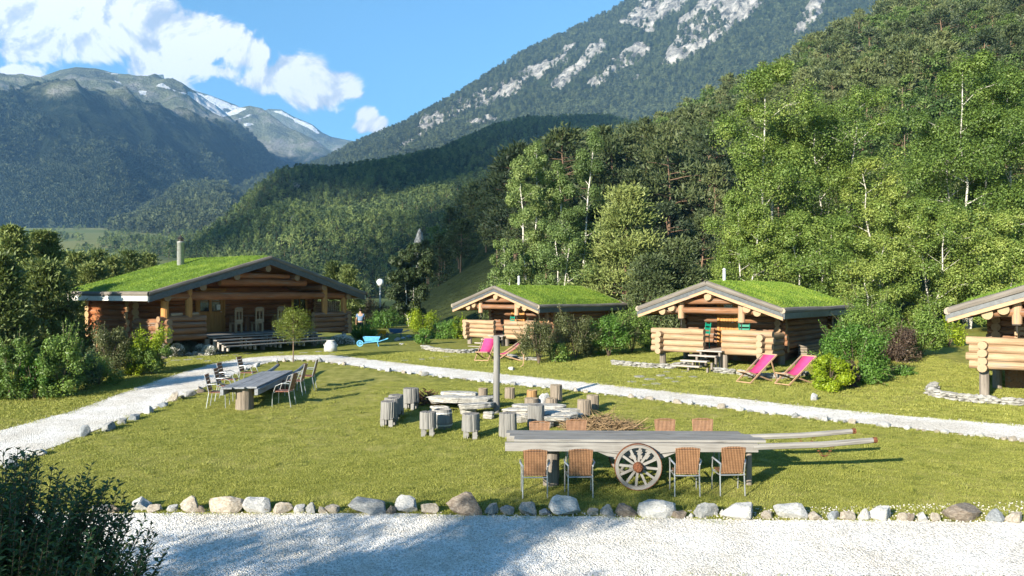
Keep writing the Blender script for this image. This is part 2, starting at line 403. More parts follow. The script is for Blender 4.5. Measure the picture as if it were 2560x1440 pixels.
for (bx, by, rx, ry, a) in blobs:
    c = ((bx-1280)/F, (HOR-by)/F, 0)
    q = b.vm('LENGTH', b.vm('MULTIPLY', b.vm('SUBTRACT', pw, c), (F/rx/1.25, F/ry/1.25, 0)))
    v = b.math('MULTIPLY', b.math('SUBTRACT', 1.0, q), a)
    dens = v if dens is None else b.math('SMOOTH_MAX', dens, v, .25)
dn = b.math('ADD', dens, b.math('MULTIPLY', b.math('SUBTRACT', nz, .5), 2.7))
al = b.n('ShaderNodeMapRange', interpolation_type='SMOOTHSTEP'); b.l(dn, al.inputs[0]); al.inputs[1].default_value = .0; al.inputs[2].default_value = .30
alpha = b.math('MULTIPLY', al.outputs[0], b.math('GREATER_THAN', sp.outputs[1], .06))
# density a little towards the sun tells lit puffs from greyer ones
nz2 = b.noise(b.vm('ADD', p, (.012, -.016, 0)), 11, 9, .60, .6)
lit = b.math('ADD', b.math('MULTIPLY', b.math('SUBTRACT', nz, nz2), 4.5), b.math('MULTIPLY_ADD', dn, .42, .46), clamp=True)
cc = b.ramp(lit, [(0.05, (3.4, 4.0, 5.0)), (.40, (5.0, 5.3, 5.8)), (.70, (7.6, 7.6, 7.6))])
skyc = b.mix(1.0, sky.outputs[0], (.82, 1.24, 1.30), 'MULTIPLY')
fin = b.mix(alpha, skyc, cc)
b.l(fin, bg.inputs[0]); bg.inputs[1].default_value = .065

# ============================================================ ground sheet
def axis(dense0, dense1, step, lo, hi, grow=1.16):
    a = list(np.arange(dense0, dense1+1e-6, step)); s = step
    v = a[-1]
    while v < hi: s *= grow; v += s; a.append(v)
    s = step; v = a[0]; pre = []
    while v > lo: s *= grow; v -= s; pre.append(v)
    return np.array(pre[::-1]+a)
gx = axis(-26, 26, .5, -6000, 6000); gy = axis(8, 50, .5, -600, 9500)
GX, GY = np.meshgrid(gx, gy, indexing='ij'); GZ = Gv(GX, GY)
def gridmesh(name, X, Y, Z, mat, extra=None):
    n, m = X.shape; V = np.stack([X, Y, Z], -1).reshape(-1, 3)
    i = np.arange(n-1)[:, None]*m+np.arange(m-1)[None]; f = np.stack([i, i+m, i+m+1, i+1], -1).reshape(-1, 4)
    mb = MB(); mb.add(V, f); me = mb.mesh(name, mat, True)
    for k, a in (extra or {}).items():
        at_ = me.attributes.new(k, 'FLOAT', 'POINT'); at_.data.foreach_set('value', np.asarray(a, float).ravel())
    o = bpy.data.objects.new(name, me); col.objects.link(o); return tag(o, kind='structure')
def lawnmat():
    m, nt, out = newmat('lawn'); b = NB(nt); p = b.pos()
    fine = b.noise(b.vm('MULTIPLY', p, (1, .8, 1)), 26, 5, .7); mid = b.noise(p, 2.6, 5, .62); big = b.noise(p, .28, 3, .55)
    f = b.math('ADD', b.math('MULTIPLY', fine, .4), b.math('MULTIPLY', mid, .6))
    green = b.ramp(f, [(.34, (.085, .10, .016)), (.5, (.165, .172, .03)), (.64, (.25, .245, .06))])
    dry = b.ramp(f, [(.34, (.13, .128, .03)), (.5, (.23, .21, .066)), (.66, (.34, .295, .115))])
    k = b.ramp(b.math('ADD', b.math('MULTIPLY', big, .7), b.math('MULTIPLY', mid, .35)), [(.47, (0, 0, 0)), (.64, (.62, .62, .62))])
    sx = b.n('ShaderNodeSeparateXYZ'); b.l(p, sx.inputs[0])
    nearm = b.n('ShaderNodeMapRange'); b.l(sx.outputs[1], nearm.inputs[0]); nearm.inputs[1].default_value = 34; nearm.inputs[2].default_value = 26
    c = b.mix(b.math('MULTIPLY', k, nearm.outputs[0]), green, dry)
    # meadows far down the valley: broad fields
    fld = b.vor(b.vm('MULTIPLY', p, (.006, .0035, 0)), 1.0, 'F1', 'Color'); fs = b.n('ShaderNodeSeparateXYZ'); b.l(fld, fs.inputs[0])
    fc = b.ramp(fs.outputs[0], [(.0, (.045, .075, .018)), (.45, (.10, .13, .03)), (.8, (.19, .18, .06))]); fc = b.mix(.35, fc, b.mix(mid, (.05, .07, .02), (.14, .16, .05)))
    farm = b.n('ShaderNodeMapRange'); b.l(sx.outputs[1], farm.inputs[0]); farm.inputs[1].default_value = 90; farm.inputs[2].default_value = 160
    c = b.mix(farm.outputs[0], c, fc)
    b.l(b.bsdf(c, .9, .15, 0, b.bump(f, .7, .05)), out.inputs[0]); return m
M_lawn = lawnmat()
ground = gridmesh('ground', GX, GY, GZ, M_lawn)

def gravelmat():
    m, nt, out = newmat('white_gravel'); b = NB(nt); p = b.pos()
    v = b.n('ShaderNodeTexVoronoi'); b.l(p, v.inputs['Vector']); v.inputs['Scale'].default_value = 42
    s = b.n('ShaderNodeSeparateXYZ'); b.l(v.outputs['Color'], s.inputs[0])
    c = b.ramp(s.outputs[0], [(0, (.36, .35, .33)), (.3, (.62, .61, .585)), (1, (.80, .79, .77))])
    big = b.ramp(b.noise(p, .9, 5, .6), [(.38, (.80, .77, .72)), (.62, (1, 1, 1))])
    c = b.mix(1.0, c, big, 'MULTIPLY')
    dark = b.ramp(b.noise(p, 11, 4, .7), [(.66, (1, 1, 1)), (.78, (.55, .5, .42))]); c = b.mix(1.0, c, dark, 'MULTIPLY')
    h = b.math('ADD', b.math('MULTIPLY', v.outputs['Distance'], -1.0), b.math('MULTIPLY', b.noise(p, 1.6, 3), 2.0))
    b.l(b.bsdf(c, .85, .2, 0, b.bump(h, .9, .03)), out.inputs[0]); return m
M_gravel = gravelmat()
def smooth_line(pts, step=.35, closed=False):
    P = [Vector(p) for p in pts]; out = []
    n = len(P)
    for i in range(n-1):
        p0 = P[max(i-1, 0)]; p1 = P[i]; p2 = P[i+1]; p3 = P[min(i+2, n-1)]
        k = max(2, int((p2-p1).length/step))
        for j in range(k):
            t = j/k
            out.append(.5*((2*p1)+(p2-p0)*t+(2*p0-5*p1+4*p2-p3)*t*t+(3*p1-p0-3*p2+p3)*t**3))
    out.append(P[-1]); return out
def resample(L, n):
    d = [0]
    for a, c in zip(L, L[1:]): d.append(d[-1]+(c-a).length)
    out = []; j = 0
    for i in range(n):
        s = d[-1]*i/(n-1)
        while j < len(d)-2 and d[j+1] < s: j += 1
        t = (s-d[j])/max(d[j+1]-d[j], 1e-6); out.append(L[j].lerp(L[j+1], min(max(t, 0), 1)))
    return out
def strip(name, A, B, n, mat, dz=.012, rows=6, jit=.035):
    A = resample(A, n); B = resample(B, n); X = np.zeros((n, rows+1)); Y = X.copy()
    for i in range(n):
        a = A[i]; c = B[i]
        for j in range(rows+1):
            q = a.lerp(c, j/rows)
            if j in (0, rows): q = q+Vector((random.uniform(-jit, jit), random.uniform(-jit, jit), 0))
            X[i, j] = q.x; Y[i, j] = q.y
    return gridmesh(name, X, Y, Gv(X, Y)+dz, mat)
outer_px = [(-260, 1165), (-120, 1115), (0, 1078), (100, 1050), (200, 1022), (300, 985), (400, 950), (480, 925), (560, 904), (640, 893), (720, 889), (800, 888), (860, 891), (940, 901), (1060, 915), (1200, 929), (1400, 950), (1600, 972), (1800, 993), (2000, 1015), (2200, 1035), (2400, 1052), (2560, 1064), (2760, 1080), (3150, 1110)]
inner_px = [(-260, 1275), (-120, 1215), (0, 1165), (100, 1130), (200, 1092), (300, 1050), (370, 1030), (430, 1000), (500, 972), (560, 946), (620, 921), (680, 905), (740, 900), (800, 903), (860, 911), (950, 924), (1060, 937), (1240, 957), (1400, 973), (1600, 995), (1800, 1019), (2000, 1043), (2200, 1064), (2400, 1085), (2560, 1103), (2760, 1124), (3150, 1162)]
OUT = smooth_line([gp(*q) for q in outer_px]); INN = smooth_line([gp(*q) for q in inner_px])
garden_path = strip('gravel_path', OUT, INN, 170, M_gravel)
front_px = [(-300, 1292), (0, 1284), (350, 1284), (700, 1284), (1100, 1287), (1500, 1293), (1800, 1300), (2200, 1303), (2560, 1309), (2900, 1313), (3500, 1320)]
FR = smooth_line([gp(*q) for q in front_px]); NR = smooth_line([Vector((x, 11.2+.03*math.sin(x*2)-.048*max(x, 0), 0)) for x in np.linspace(FR[0].x, FR[-1].x, 14)])
gravel_drive = strip('gravel_drive', FR, NR, 160, M_gravel)

# ============================================================ hills
def floor_mat(name, a, bb, rocks=True, snow=False):
    m, nt, out = newmat(name); b = NB(nt); p = b.pos()
    n = b.noise(p, .09, 6, .65); n2 = b.noise(p, .012, 5, .6)
    c = b.ramp(b.math('ADD', b.math('MULTIPLY', n, .6), b.math('MULTIPLY', n2, .4)), [(.35, a), (.65, bb)])
    h = n
    if rocks:
        pz = b.vm('MULTIPLY', p, (1, 1, .35)); r = b.noise(pz, .028, 8, .68, .5)
        st = b.noise(b.vm('MULTIPLY', p, (1, 1, .22)), .05, 5, .7, .8)
        rc = b.ramp(b.math('ADD', b.math('MULTIPLY', r, .5), b.math('MULTIPLY', st, .5)), [(.42, (.07, .072, .07)), (.50, (.25, .24, .22)), (.58, (.44, .42, .385))])
        rk = b.attr('rock', 'Fac')
        k = b.ramp(b.math('ADD', rk, b.math('MULTIPLY', b.math('SUBTRACT', r, .5), 1.15)), [(.38, (0, 0, 0)), (.5, (1, 1, 1))])
        c = b.mix(k, c, rc); h = b.math('ADD', st, r)
    nrm = b.bump(h, 1.0, 9 if rocks else 3)
    b.l(b.bsdf(c, .95, .05, 0, nrm), out.inputs[0]); return m
def inpoly(px, py, poly):
    r = np.zeros(px.shape, bool); n = len(poly)
    for i in range(n):
        x1, y1 = poly[i]; x2, y2 = poly[(i+1) % n]
        if y1 == y2: continue
        c = ((y1 > py) != (y2 > py)) & (px < (x2-x1)*(py-y1)/(y2-y1)+x1); r ^= c
    return r
def polymask(px, py, polys, soft=5):
    r = np.zeros(px.shape)
    for dx, dy in ((0, 0), (soft, 0), (-soft, 0), (0, soft), (0, -soft)):
        mm = np.zeros(px.shape, bool)
        for q in polys: mm |= inpoly(px+dx, py+dy, q)
        r += mm
    return r/5
def hill(name, tab, mat, nu=200, nt_=120, pw=1.0, amp=10, fs=150, seed=3, crest_amp=.3, rocks=None, back=.35, extra=None, warp=None, ridge=False, rockamp=0, spurs=0, nsp=14):
    """tab rows: px, y0, y1, crest row in the photo"""
    tab = np.array(tab, float); px = np.linspace(tab[0, 0], tab[-1, 0], nu)
    y0 = np.interp(px, tab[:, 0], tab[:, 1]); y1 = np.interp(px, tab[:, 0], tab[:, 2]); cr = np.interp(px, tab[:, 0], tab[:, 3])
    u = (px-1280)/F; t = np.concatenate([np.linspace(0, 1, nt_), 1+np.linspace(.03, back, 10)])
    Y = y0[:, None]+(y1-y0)[:, None]*t[None]; X = u[:, None]*Y
    z0 = Gv(u*y0, y0)-1.0; z1 = (HOR-cr)/F*y1
    tt = np.clip(t, 0, 1)**pw
    Z = z0[:, None]+(z1-z0)[:, None]*tt[None]
    Z[:, t > 1] -= ((t[t > 1]-1)[None]*(z1-z0)[:, None]*1.1)
    env = np.clip(t*4, 0, 1)*(1-(1-crest_amp)*sstep(.75, 1, t))
    wx = X+fs*.5*(fbm(X/fs/2, Y/fs/2, seed+50)-.5); wy = Y+fs*.5*(fbm(X/fs/2, Y/fs/2, seed+60)-.5)
    nn = fbm(wx/fs, wy/fs, seed, 6, ridge)-.5
    Z = Z+amp*2*nn*env[None]
    if spurs:
        tt2 = np.clip(t, 0, 1)[None]*np.ones_like(X); ph = px[:, None]/nsp+2.6*tt2+1.1*(fbm(X/900, Y/900, seed+3, 3)-.5)
        Z = Z+spurs*(fbm(ph, tt2*1.2, seed+4, 4, True)-.55)*(3.2*tt2*(1-tt2)**1.25)
    PX = 1280+F*X/Y; PY = HOR-F*Z/Y
    ex = {}
    R = np.zeros_like(Z)
    if rocks:
        wq = 8 if rockamp > 30 else 4; R = polymask(PX+wq*(fbm(PX/26, PY/26, seed+70, 4)-.5)*2, PY+wq*(fbm(PX/26, PY/26, seed+80, 4)-.5)*2, rocks, 4)
    if rockamp:
        Z = Z+R*rockamp*(fbm(X/30, Y/30, seed+9, 4, True)-.4)
    ex['rock'] = R
    if extra: ex.update(extra(X, Y, Z, PX, PY))
    o = gridmesh(name, X, Y, Z, mat, ex)
    return dict(o=o, X=X, Y=Y, Z=Z, PX=PX, PY=PY, R=R, t=t)
def sample(H, n, dens=None, tmax=1.06):
    X, Y, Z = H['X'], H['Y'], H['Z']
    A = np.abs((X[1:, 1:]-X[:-1, 1:])*(Y[1:, 1:]-Y[1:, :-1]))
    W = A.copy(); W[:, H['t'][1:] > tmax] = 0
    if dens is not None: W *= dens[1:, 1:]
    W = W.ravel()/W.sum(); k = rng.choice(len(W), n, p=W); i = k//(X.shape[1]-1); j = k % (X.shape[1]-1)
    a = rng.random(n); c = rng.random(n)
    bl = lambda Q: (Q[i, j]*(1-a)+Q[i+1, j]*a)*(1-c)+(Q[i, j+1]*(1-a)+Q[i+1, j+1]*a)*c
    return np.stack([bl(X), bl(Y), bl(Z)], 1)
def spaced(P, d):
    """drop points nearer than d to one kept"""
    keep = []; grid = {}
    for k, q in enumerate(P):
        c = (int(q[0]//d), int(q[1]//d)); ok = True
        for a in (-1, 0, 1):
            for e in (-1, 0, 1):
                for w_ in grid.get((c[0]+a, c[1]+e), ()):
                    if (P[w_][0]-q[0])**2+(P[w_][1]-q[1])**2 < d*d: ok = False; break
                if not ok: break
            if not ok: break
        if ok: grid.setdefault(c, []).append(k); keep.append(k)
    return P[keep]

M_floor1 = floor_mat('forest_floor', (.018, .028, .010), (.05, .06, .02), False)
M_floor2 = floor_mat('wooded_slope', (.020, .030, .012), (.045, .058, .022))
# near hillside to the right
L1T = [(880, 110, 170, 775), (980, 80, 170, 765), (1050, 66, 190, 715), (1130, 60, 200, 630), (1200, 56, 205, 560), (1240, 55, 210, 520), (1300, 55, 215, 490), (1480, 54, 225, 425), (1560, 53, 230, 410), (1650, 52, 240, 385), (1800, 52, 255, 290), (1950, 52, 270, 240), (2100, 52, 290, 140), (2300, 52, 320, 20), (2560, 50, 350, -110), (2900, 48, 380, -260), (3300, 48, 420, -400)]
H1 = hill('hillside', L1T, M_floor1, 170, 110, 1.08, 5, 45, 11, .2)
# wooded spur behind it
L2T = [(440, 480, 620, 640), (490, 440, 650, 605), (560, 380, 660, 560), (640, 320, 680, 480), (700, 320, 720, 440), (740, 320, 760, 433), (850, 330, 820, 428), (930, 340, 860, 418), (1000, 340, 900, 405), (1100, 340, 950, 385), (1170, 340, 980, 352), (1240, 340, 1010, 322), (1320, 340, 1040, 303), (1420, 340, 1060, 298), (1520, 340, 1080, 300), (1650, 340, 1100, 330), (1800, 340, 1100, 345)]
M_floor2b = floor_mat('spur_slope', (.020, .030, .012), (.045, .058, .022))
spur_rock = [[(725, 560), (732, 535), (748, 532), (752, 548), (738, 562)], [(728, 466), (736, 458), (752, 460), (744, 470)], [(1190, 325), (1215, 308), (1245, 308), (1235, 326), (1205, 332)]]
H2 = hill('wooded_spur', L2T, M_floor2b, 230, 120, .95, 26, 150, 21, .12, rocks=spur_rock, rockamp=6)
# knolls further up the valley
LKT = [(270, 1300, 1500, 572), (300, 1250, 1600, 562), (380, 1150, 1700, 520), (440, 1100, 1750, 472), (500, 1100, 1800, 460), (560, 1100, 1800, 462), (600, 1100, 1800, 488), (640, 1100, 1750, 520), (700, 1100, 1700, 560)]
H4 = hill('knoll', LKT, M_floor2, 110, 70, .9, 22, 120, 31, .2)
LK2 = [(420, 1500, 1900, 560), (480, 1450, 2000, 535), (560, 1400, 2100, 490), (600, 1400, 2150, 468), (650, 1400, 2200, 444), (740, 1400, 2250, 425), (830, 1400, 2300, 398), (900, 1400, 2350, 372), (980, 1400, 2350, 350)]
H5 = hill('rear_knoll', LK2, M_floor2, 130, 80, .9, 26, 160, 41, .2, rocks=[[(630, 492), (645, 480), (664, 486), (655, 495)]])
# the high right hand mountain
L3T = [(700, 1700, 2600, 436), (770, 1500, 2600, 419), (830, 1400, 2600, 392), (900, 1300, 2600, 358), (1010, 1250, 2600, 309), (1150, 1200, 2600, 233), (1300, 1200, 2650, 138), (1450, 1200, 2650, 67), (1560, 1200, 2700, 12), (1700, 1200, 2750, -70), (1850, 1200, 2800, -160), (2050, 1200, 2800, -260), (2350, 1200, 2800, -330), (2700, 1200, 2800, -380)]
cliffs = [[(1040, 325), (1055, 298), (1100, 280), (1140, 248), (1172, 246), (1260, 205), (1310, 178), (1380, 145), (1420, 112), (1445, 105), (1442, 128), (1390, 172), (1330, 205), (1270, 240), (1220, 264), (1180, 274), (1100, 312), (1050, 343)],
          [(1370, 218), (1400, 188), (1440, 163), (1478, 115), (1508, 96), (1515, 122), (1480, 155), (1440, 193), (1400, 228)],
          [(1458, 218), (1500, 188), (1520, 160), (1570, 125), (1600, 103), (1628, 130), (1600, 154), (1550, 178), (1500, 220)],
          [(1540, 62), (1590, 20), (1610, -30), (1740, -30), (1700, 32), (1650, 55), (1630, 90), (1600, 70)],
          [(1688, 98), (1700, 55), (1740, 20), (1770, -30), (1900, -30), (1850, 20), (1760, 112), (1700, 152), (1650, 168)],
          [(1645, 168), (1700, 125), (1780, 70), (1850, 20), (1890, -30), (1935, -30), (1860, 55), (1780, 115), (1700, 160)],
          [(975, 392), (1000, 372), (1030, 352), (1040, 358), (1005, 385)], [(2000, 40), (2030, 0), (2070, -20), (2050, 40), (2010, 80), (1980, 90)], [(1570, 205), (1610, 185), (1600, 200)], [(1150, 320), (1200, 298), (1260, 292), (1230, 310)]]
H3 = hill('mountain_slope', L3T, M_floor2, 360, 230, 1.05, 55, 330, 51, .22, rocks=cliffs, rockamp=34)

# distant range on the left
def far_mat():
    m, nt, out = newmat('far_mountain'); b = NB(nt); p = b.pos()
    n = b.noise(p, .006, 8, .68, .4); n2 = b.noise(b.vm('MULTIPLY', p, (1, 1, .4)), .0016, 6, .6); nf = b.noise(p, .03, 6, .75)
    wood_ = b.ramp(nf, [(.36, (.008, .016, .012)), (.56, (.022, .034, .018)), (.70, (.07, .08, .045))])
    alp = b.ramp(n, [(.36, (.09, .10, .085)), (.5, (.19, .205, .12)), (.62, (.33, .315, .28))])
    hh = b.math('ADD', b.attr('alt', 'Fac'), b.math('MULTIPLY', b.math('SUBTRACT', n2, .5), 1.1))
    hh = b.math('ADD', hh, b.math('MULTIPLY', b.math('SUBTRACT', n, .5), .5))
    k = b.ramp(hh, [(.50, (0, 0, 0)), (.62, (1, 1, 1))])
    c = b.mix(k, wood_, alp)
    sn = b.ramp(b.math('ADD', b.attr('snow', 'Fac'), b.math('MULTIPLY', b.math('SUBTRACT', n, .5), 1.9)), [(.48, (0, 0, 0)), (.55, (1, 1, 1))])
    c = b.mix(sn, c, (.82, .84, .86))
    b.l(b.bsdf(c, .95, .05, 0, b.bump(b.math('ADD', n, b.math('MULTIPLY', nf, .5)), 1.0, 80)), out.inputs[0]); return m
M_far = far_mat()
snowpolys = [[(255, 178), (300, 185), (305, 190), (262, 184)], [(280, 198), (300, 200), (308, 212), (286, 206)], [(322, 200), (335, 207), (330, 210)], [(345, 225), (368, 228), (366, 238), (348, 236)], [(172, 178), (184, 181), (176, 184)],
             [(385, 215), (405, 205), (440, 225), (470, 228), (520, 237), (590, 262), (620, 272), (595, 285), (560, 292), (530, 282), (500, 262), (470, 240), (430, 228)],
             [(672, 272), (703, 274), (734, 292), (781, 311), (805, 331), (800, 340), (760, 318), (720, 295), (690, 284)], [(610, 290), (625, 282), (640, 286), (615, 296), (580, 300)], [(600, 310), (626, 305), (640, 312), (615, 316)]]
def farx(lo, hi):
    def f(X, Y, Z, PX, PY): return {'alt': np.clip((Z-lo)/(hi-lo), 0, 1.3), 'snow': polymask(PX, PY, snowpolys, 3)*.74}
    return f
LM4 = [(560, 5400, 6600, 300), (640, 5400, 6600, 285), (672, 5400, 6600, 273), (703, 5400, 6600, 274), (734, 5400, 6600, 292), (781, 5400, 6600, 311), (805, 5400, 6600, 331), (828, 5400, 6600, 342), (882, 5400, 6600, 353), (980, 5400, 6600, 372), (1150, 5400, 6600, 400)]
hill('snowy_ridge', LM4, M_far, 160, 60, 1, 45, 500, 71, .12, extra=farx(0, 900), ridge=True)
LM2 = [(300, 4600, 5900, 230), (370, 4600, 5900, 226), (383, 4600, 5900, 212), (390, 4600, 5900, 188), (408, 4600, 5900, 186), (413, 4600, 5900, 204), (420, 4600, 5900, 200), (432, 4600, 5900, 194), (447, 4600, 5900, 216), (470, 4600, 5900, 222), (520, 4600, 5900, 236), (590, 4600, 5900, 262), (640, 4600, 5900, 290), (700, 4600, 5900, 350)]
hill('glacier_ridge', LM2, M_far, 260, 60, 1, 40, 420, 81, .08, extra=farx(0, 900), ridge=True)
LM3 = [(480, 3600, 4700, 345), (520, 3500, 4700, 310), (555, 3500, 4700, 290), (590, 3500, 4700, 271), (625, 3500, 4700, 264), (655, 3400, 4700, 270), (675, 3300, 4650, 284), (720, 3200, 4600, 318), (780, 3200, 4500, 345), (830, 3100, 4500, 380), (860, 3100, 4500, 400), (960, 3100, 4400, 440)]
hill('pyramid_peak', LM3, M_far, 170, 110, .95, 80, 620, 91, .08, spurs=130, nsp=120, extra=farx(350, 1050), ridge=True)
LM1 = [(-420, 1500, 3300, 170), (-200, 1500, 3300, 180), (0, 1500, 3400, 188), (60, 1500, 3400, 188), (100, 1500, 3400, 194), (150, 1500, 3400, 176), (190, 1500, 3450, 169), (240, 1500, 3500, 173), (262, 1500, 3550, 178), (330, 1550, 3600, 197), (390, 1600, 3700, 214), (484, 1750, 3700, 250), (520, 1800, 3700, 277), (566, 1900, 3700, 306), (609, 2000, 3650, 337), (664, 2200, 3600, 376), (715, 2400, 3500, 422), (780, 2500, 3300, 470)]
HM = hill('valley_mountain', LM1, M_far, 330, 210, .93, 130, 700, 101, .035, spurs=230, nsp=230, extra=farx(330, 760), ridge=True)
# ============================================================ plants
def pine_parts(h, w, n, leaf, seed, bare=.35, dense=1.0, conic=False, seg=6):
    """Scots pine: bare stem below, flattened limb clumps above; conic: young tree clothed to the ground"""
    r_ = random.Random(seed); T = MB(); C = MB()
    lean = (r_.uniform(-.03, .03), r_.uniform(-.03, .03)); pts = []
    for i in range(7):
        t = i/6; pts.append((lean[0]*h*t+r_.uniform(-.012, .012)*h*(t > 0), lean[1]*h*t+r_.uniform(-.012, .012)*h*(t > 0), h*.97*t-.3*(1-t)))
    rad = [h*.016*(1-t*.88/6)+.0 for t in range(7)]; rad = [h*.017*(1-.9*i/6)+.01 for i in range(7)]
    T.tube(pts, rad, seg)
    def stem(z):
        t = min(max(z/(h*.97), 0), 1)*6; i = min(int(t), 5); f = t-i
        return Vector(pts[i]).lerp(Vector(pts[i+1]), f)
    nl = int((16 if conic else 11)*dense); cl = []
    for i in range(nl):
        t = (i+.5)/nl; z = h*(bare+(1-bare)*t)
        env = (1-t)**.75*(1 if conic else 1.0)+.12 if conic else (math.sin(PI*min(1, .22+.80*t))**.8+.12)
        for k in range(4 if conic else 3):
            a = r_.uniform(0, 2*PI); rr = w*.5*env*r_.uniform(.45, 1.08)
            zz = z+r_.uniform(-.5, .5)*h*(1-bare)/nl
            c = stem(zz)+Vector((math.cos(a)*rr, math.sin(a)*rr, (-.05 if not conic else -.18)*rr+r_.uniform(0, .2)))
            if r_.random() < .75: T.tube([stem(zz-.12*rr), stem(zz).lerp(c, .55)+Vector((0, 0, -.03*rr)), c], [h*.0045, h*.003, h*.0012], 4, False)
            cl.append((c, Vector((math.cos(a), math.sin(a), .25)), w*r_.uniform(.10, .19)*(1.15-.45*t)))
    top = stem(h); cl.append((top-Vector((0, 0, .03*h)), Vector((0, 0, 1)), w*.10)); cl.append((top-Vector((0, 0, .09*h)), Vector((0, 0, 1)), w*.13))
    per = max(3, n//len(cl))
    for c, d_, s_ in cl:
        P = rng.normal(size=(per, 3))*np.array([s_, s_, s_*.38])*.72+np.array(c)+np.array([0, 0, s_*.12])
        D = (P-np.array(c)); D = D/(np.linalg.norm(D, axis=1, keepdims=True)+1e-6)*.5+np.array([d_.x*.4, d_.y*.4, .6])+rng.normal(size=D.shape)*.6
        C.needles(P, D, leaf*1.5, leaf*.42)
    return T, C
def broad_parts(h, w, n, leaf, seed, stems=1, low=.12, narrow=False, droop=.0, gap=.0, seg=6, trunkmat=None):
    """broadleaf tree: forked stems with limbs, clumps spread through an uneven crown"""
    r_ = random.Random(seed); T = MB(); C = MB(); tips = []
    for s_ in range(stems):
        a0 = 2*PI*s_/max(1, stems)+r_.uniform(0, 1); hh = h*(1 if s_ == 0 else r_.uniform(.72, .95)); sprd = w*(.0 if stems == 1 else r_.uniform(.12, .24))
        pts = []
        for i in range(8):
            t = i/7; pts.append(Vector((math.cos(a0)*sprd*t**.8+r_.uniform(-.02, .02)*w, math.sin(a0)*sprd*t**.8+r_.uniform(-.02, .02)*w, hh*t*.97-.25*(1-t))))
        T.tube(pts, [h*.0085*(1-.88*i/7)/(1+.25*(stems-1))+.012 for i in range(8)], seg+2)
        nl = 15 if not narrow else 20
        for i in range(nl):
            t = low+(1-low)*(i+r_.random())/nl; k = min(int(t*7), 6); base = pts[k].lerp(pts[k+1], t*7-k)
            env = (math.sin(PI*(.12+.80*t))**.75 if not narrow else (1.0-.62*t)*(.8+.3*math.sin(t*9+seed)))
            L = w*.5*env*r_.uniform(.55, 1.15)/(1 if stems == 1 else 1.25); a = i*2.4+r_.uniform(-.6, .6)
            tip = base+Vector((math.cos(a)*L, math.sin(a)*L, L*r_.uniform(.25, .75)))
            mid = base.lerp(tip, .5)+Vector((0, 0, .10*L))
            T.tube([base, mid, mid.lerp(tip, .45)], [h*.0032*(1.1-t*.7), h*.0020*(1.1-t*.7), h*.0008], 5, False)
            tips.append((tip, L)); tips.append((mid, L*.8))
            for q in range(2):
                b2 = a+r_.choice((-1, 1))*r_.uniform(.5, 1.1); tp = mid+Vector((math.cos(b2), math.sin(b2), r_.uniform(0, .6)))*L*.5
                T.tube([mid, tp], [h*.0015, h*.0007], 4, False); tips.append((tp, L*.7))
        tips.append((pts[-1], w*.26)); tips.append((pts[-1]+Vector((0, 0, .02*h)), w*.2)); tips.append((pts[-2], w*.3))
    per = max(4, n//len(tips))
    for c, L in tips:
        if r_.random() < gap: continue
        s_ = max(.16*w*.5, L*.42)*r_.uniform(.7, 1.15); k = int(per*r_.uniform(.6, 1.4))
        P = rng.normal(size=(k, 3)); P /= (np.linalg.norm(P, axis=1, keepdims=True)+1e-6); P *= rng.random((k, 1))**.45*s_
        P *= np.array([1, 1, .8+droop]); P[:, 2] -= droop*s_*.7*rng.random(k)
        C.leaves(P+np.array(c), leaf, .3, np.array(c)-np.array([0, 0, s_*.3]))
    return T, C
def plant(name, T, C, tm, cm, loc, label, cat, group=None, rz=0, sc=1, cn='crown', tn='trunk'):
    r = empty(name, loc, rz, label, cat, group); r.scale = (sc,)*3
    if C is not None: C.build(cn, cm, r, True)
    if T is not None: T.build(tn, tm, r, True)
    return r
def base_y(px, y): return Vector(((px-1280)/F*y, y, G((px-1280)/F*y, y)))
def Hz(H, x, y):
    """height of a hill grid at x, y"""
    px = 1280+F*x/y; row = H['PX0']; i = np.clip(np.interp(px, row, np.arange(len(row))), 0, len(row)-1.001); i0 = int(i)
    res = []
    for k in (i0, i0+1): res.append(np.interp(y, H['Y'][k], H['Z'][k]))
    return res[0]*(1-(i-i0))+res[1]*(i-i0)
for H in (H1, H2): H['PX0'] = 1280+F*H['X'][:, 0]/H['Y'][:, 0]
def zat(x, y): return max(G(x, y), float(Hz(H1, x, y)) if 880 < 1280+F*x/y < 3300 and y > 50 else -99)
def spot(px, y): x = (px-1280)/F*y; return Vector((x, y, zat(x, y)-.05))
def h_for(px, y, top):   # height so that the tree top stands at row top
    p = spot(px, y); return (HOR-top)/F*y-p.z

# --- birches behind the cabins (individual)
def birch(px, y, top, wpx, n, label, seed, stems=1, narrow=True, low=.1, mat=None, leaf=.15, droop=.35, gap=.03):
    h = h_for(px, y, top); wd = wpx/F*y
    T, C = broad_parts(h, wd, int(n*3.4), leaf*.74, seed, stems, low, narrow, droop, gap)
    return plant('birch_tree', T, C, M_birch, mat or L_birch, spot(px, y), label, 'birch', 'birches behind the cabins', random.Random(seed).random()*6)
birch(1322, 50, 352, 190, 15000, 'tall slender pale birch behind the far cabin, left one of the pair', 1, 2, True, .12, L_birch2)
birch(1440, 51, 322, 200, 16000, 'tall slender birch with pale leaning stem, right one of the pair behind the far cabin', 2, 2, True, .1, L_birch2)
birch(1262, 47, 600, 120, 5000, 'low leafy birch at the foot of the left slender birch', 3, 2, False, .05, L_birch2)
birch(1395, 47, 560, 190, 8000, 'bushy low birch between the feet of the two slender birches', 4, 2, False, .05, L_birch2)
birch(1915, 50, 188, 330, 30000, 'largest spreading birch behind the cabin with green chairs', 5, 2, False, .1, None, .17, .35, .03)
birch(2075, 52, 235, 320, 28000, 'big leafy birch directly right of the largest birch', 6, 3, False, .1, None, .17, .35, .03)
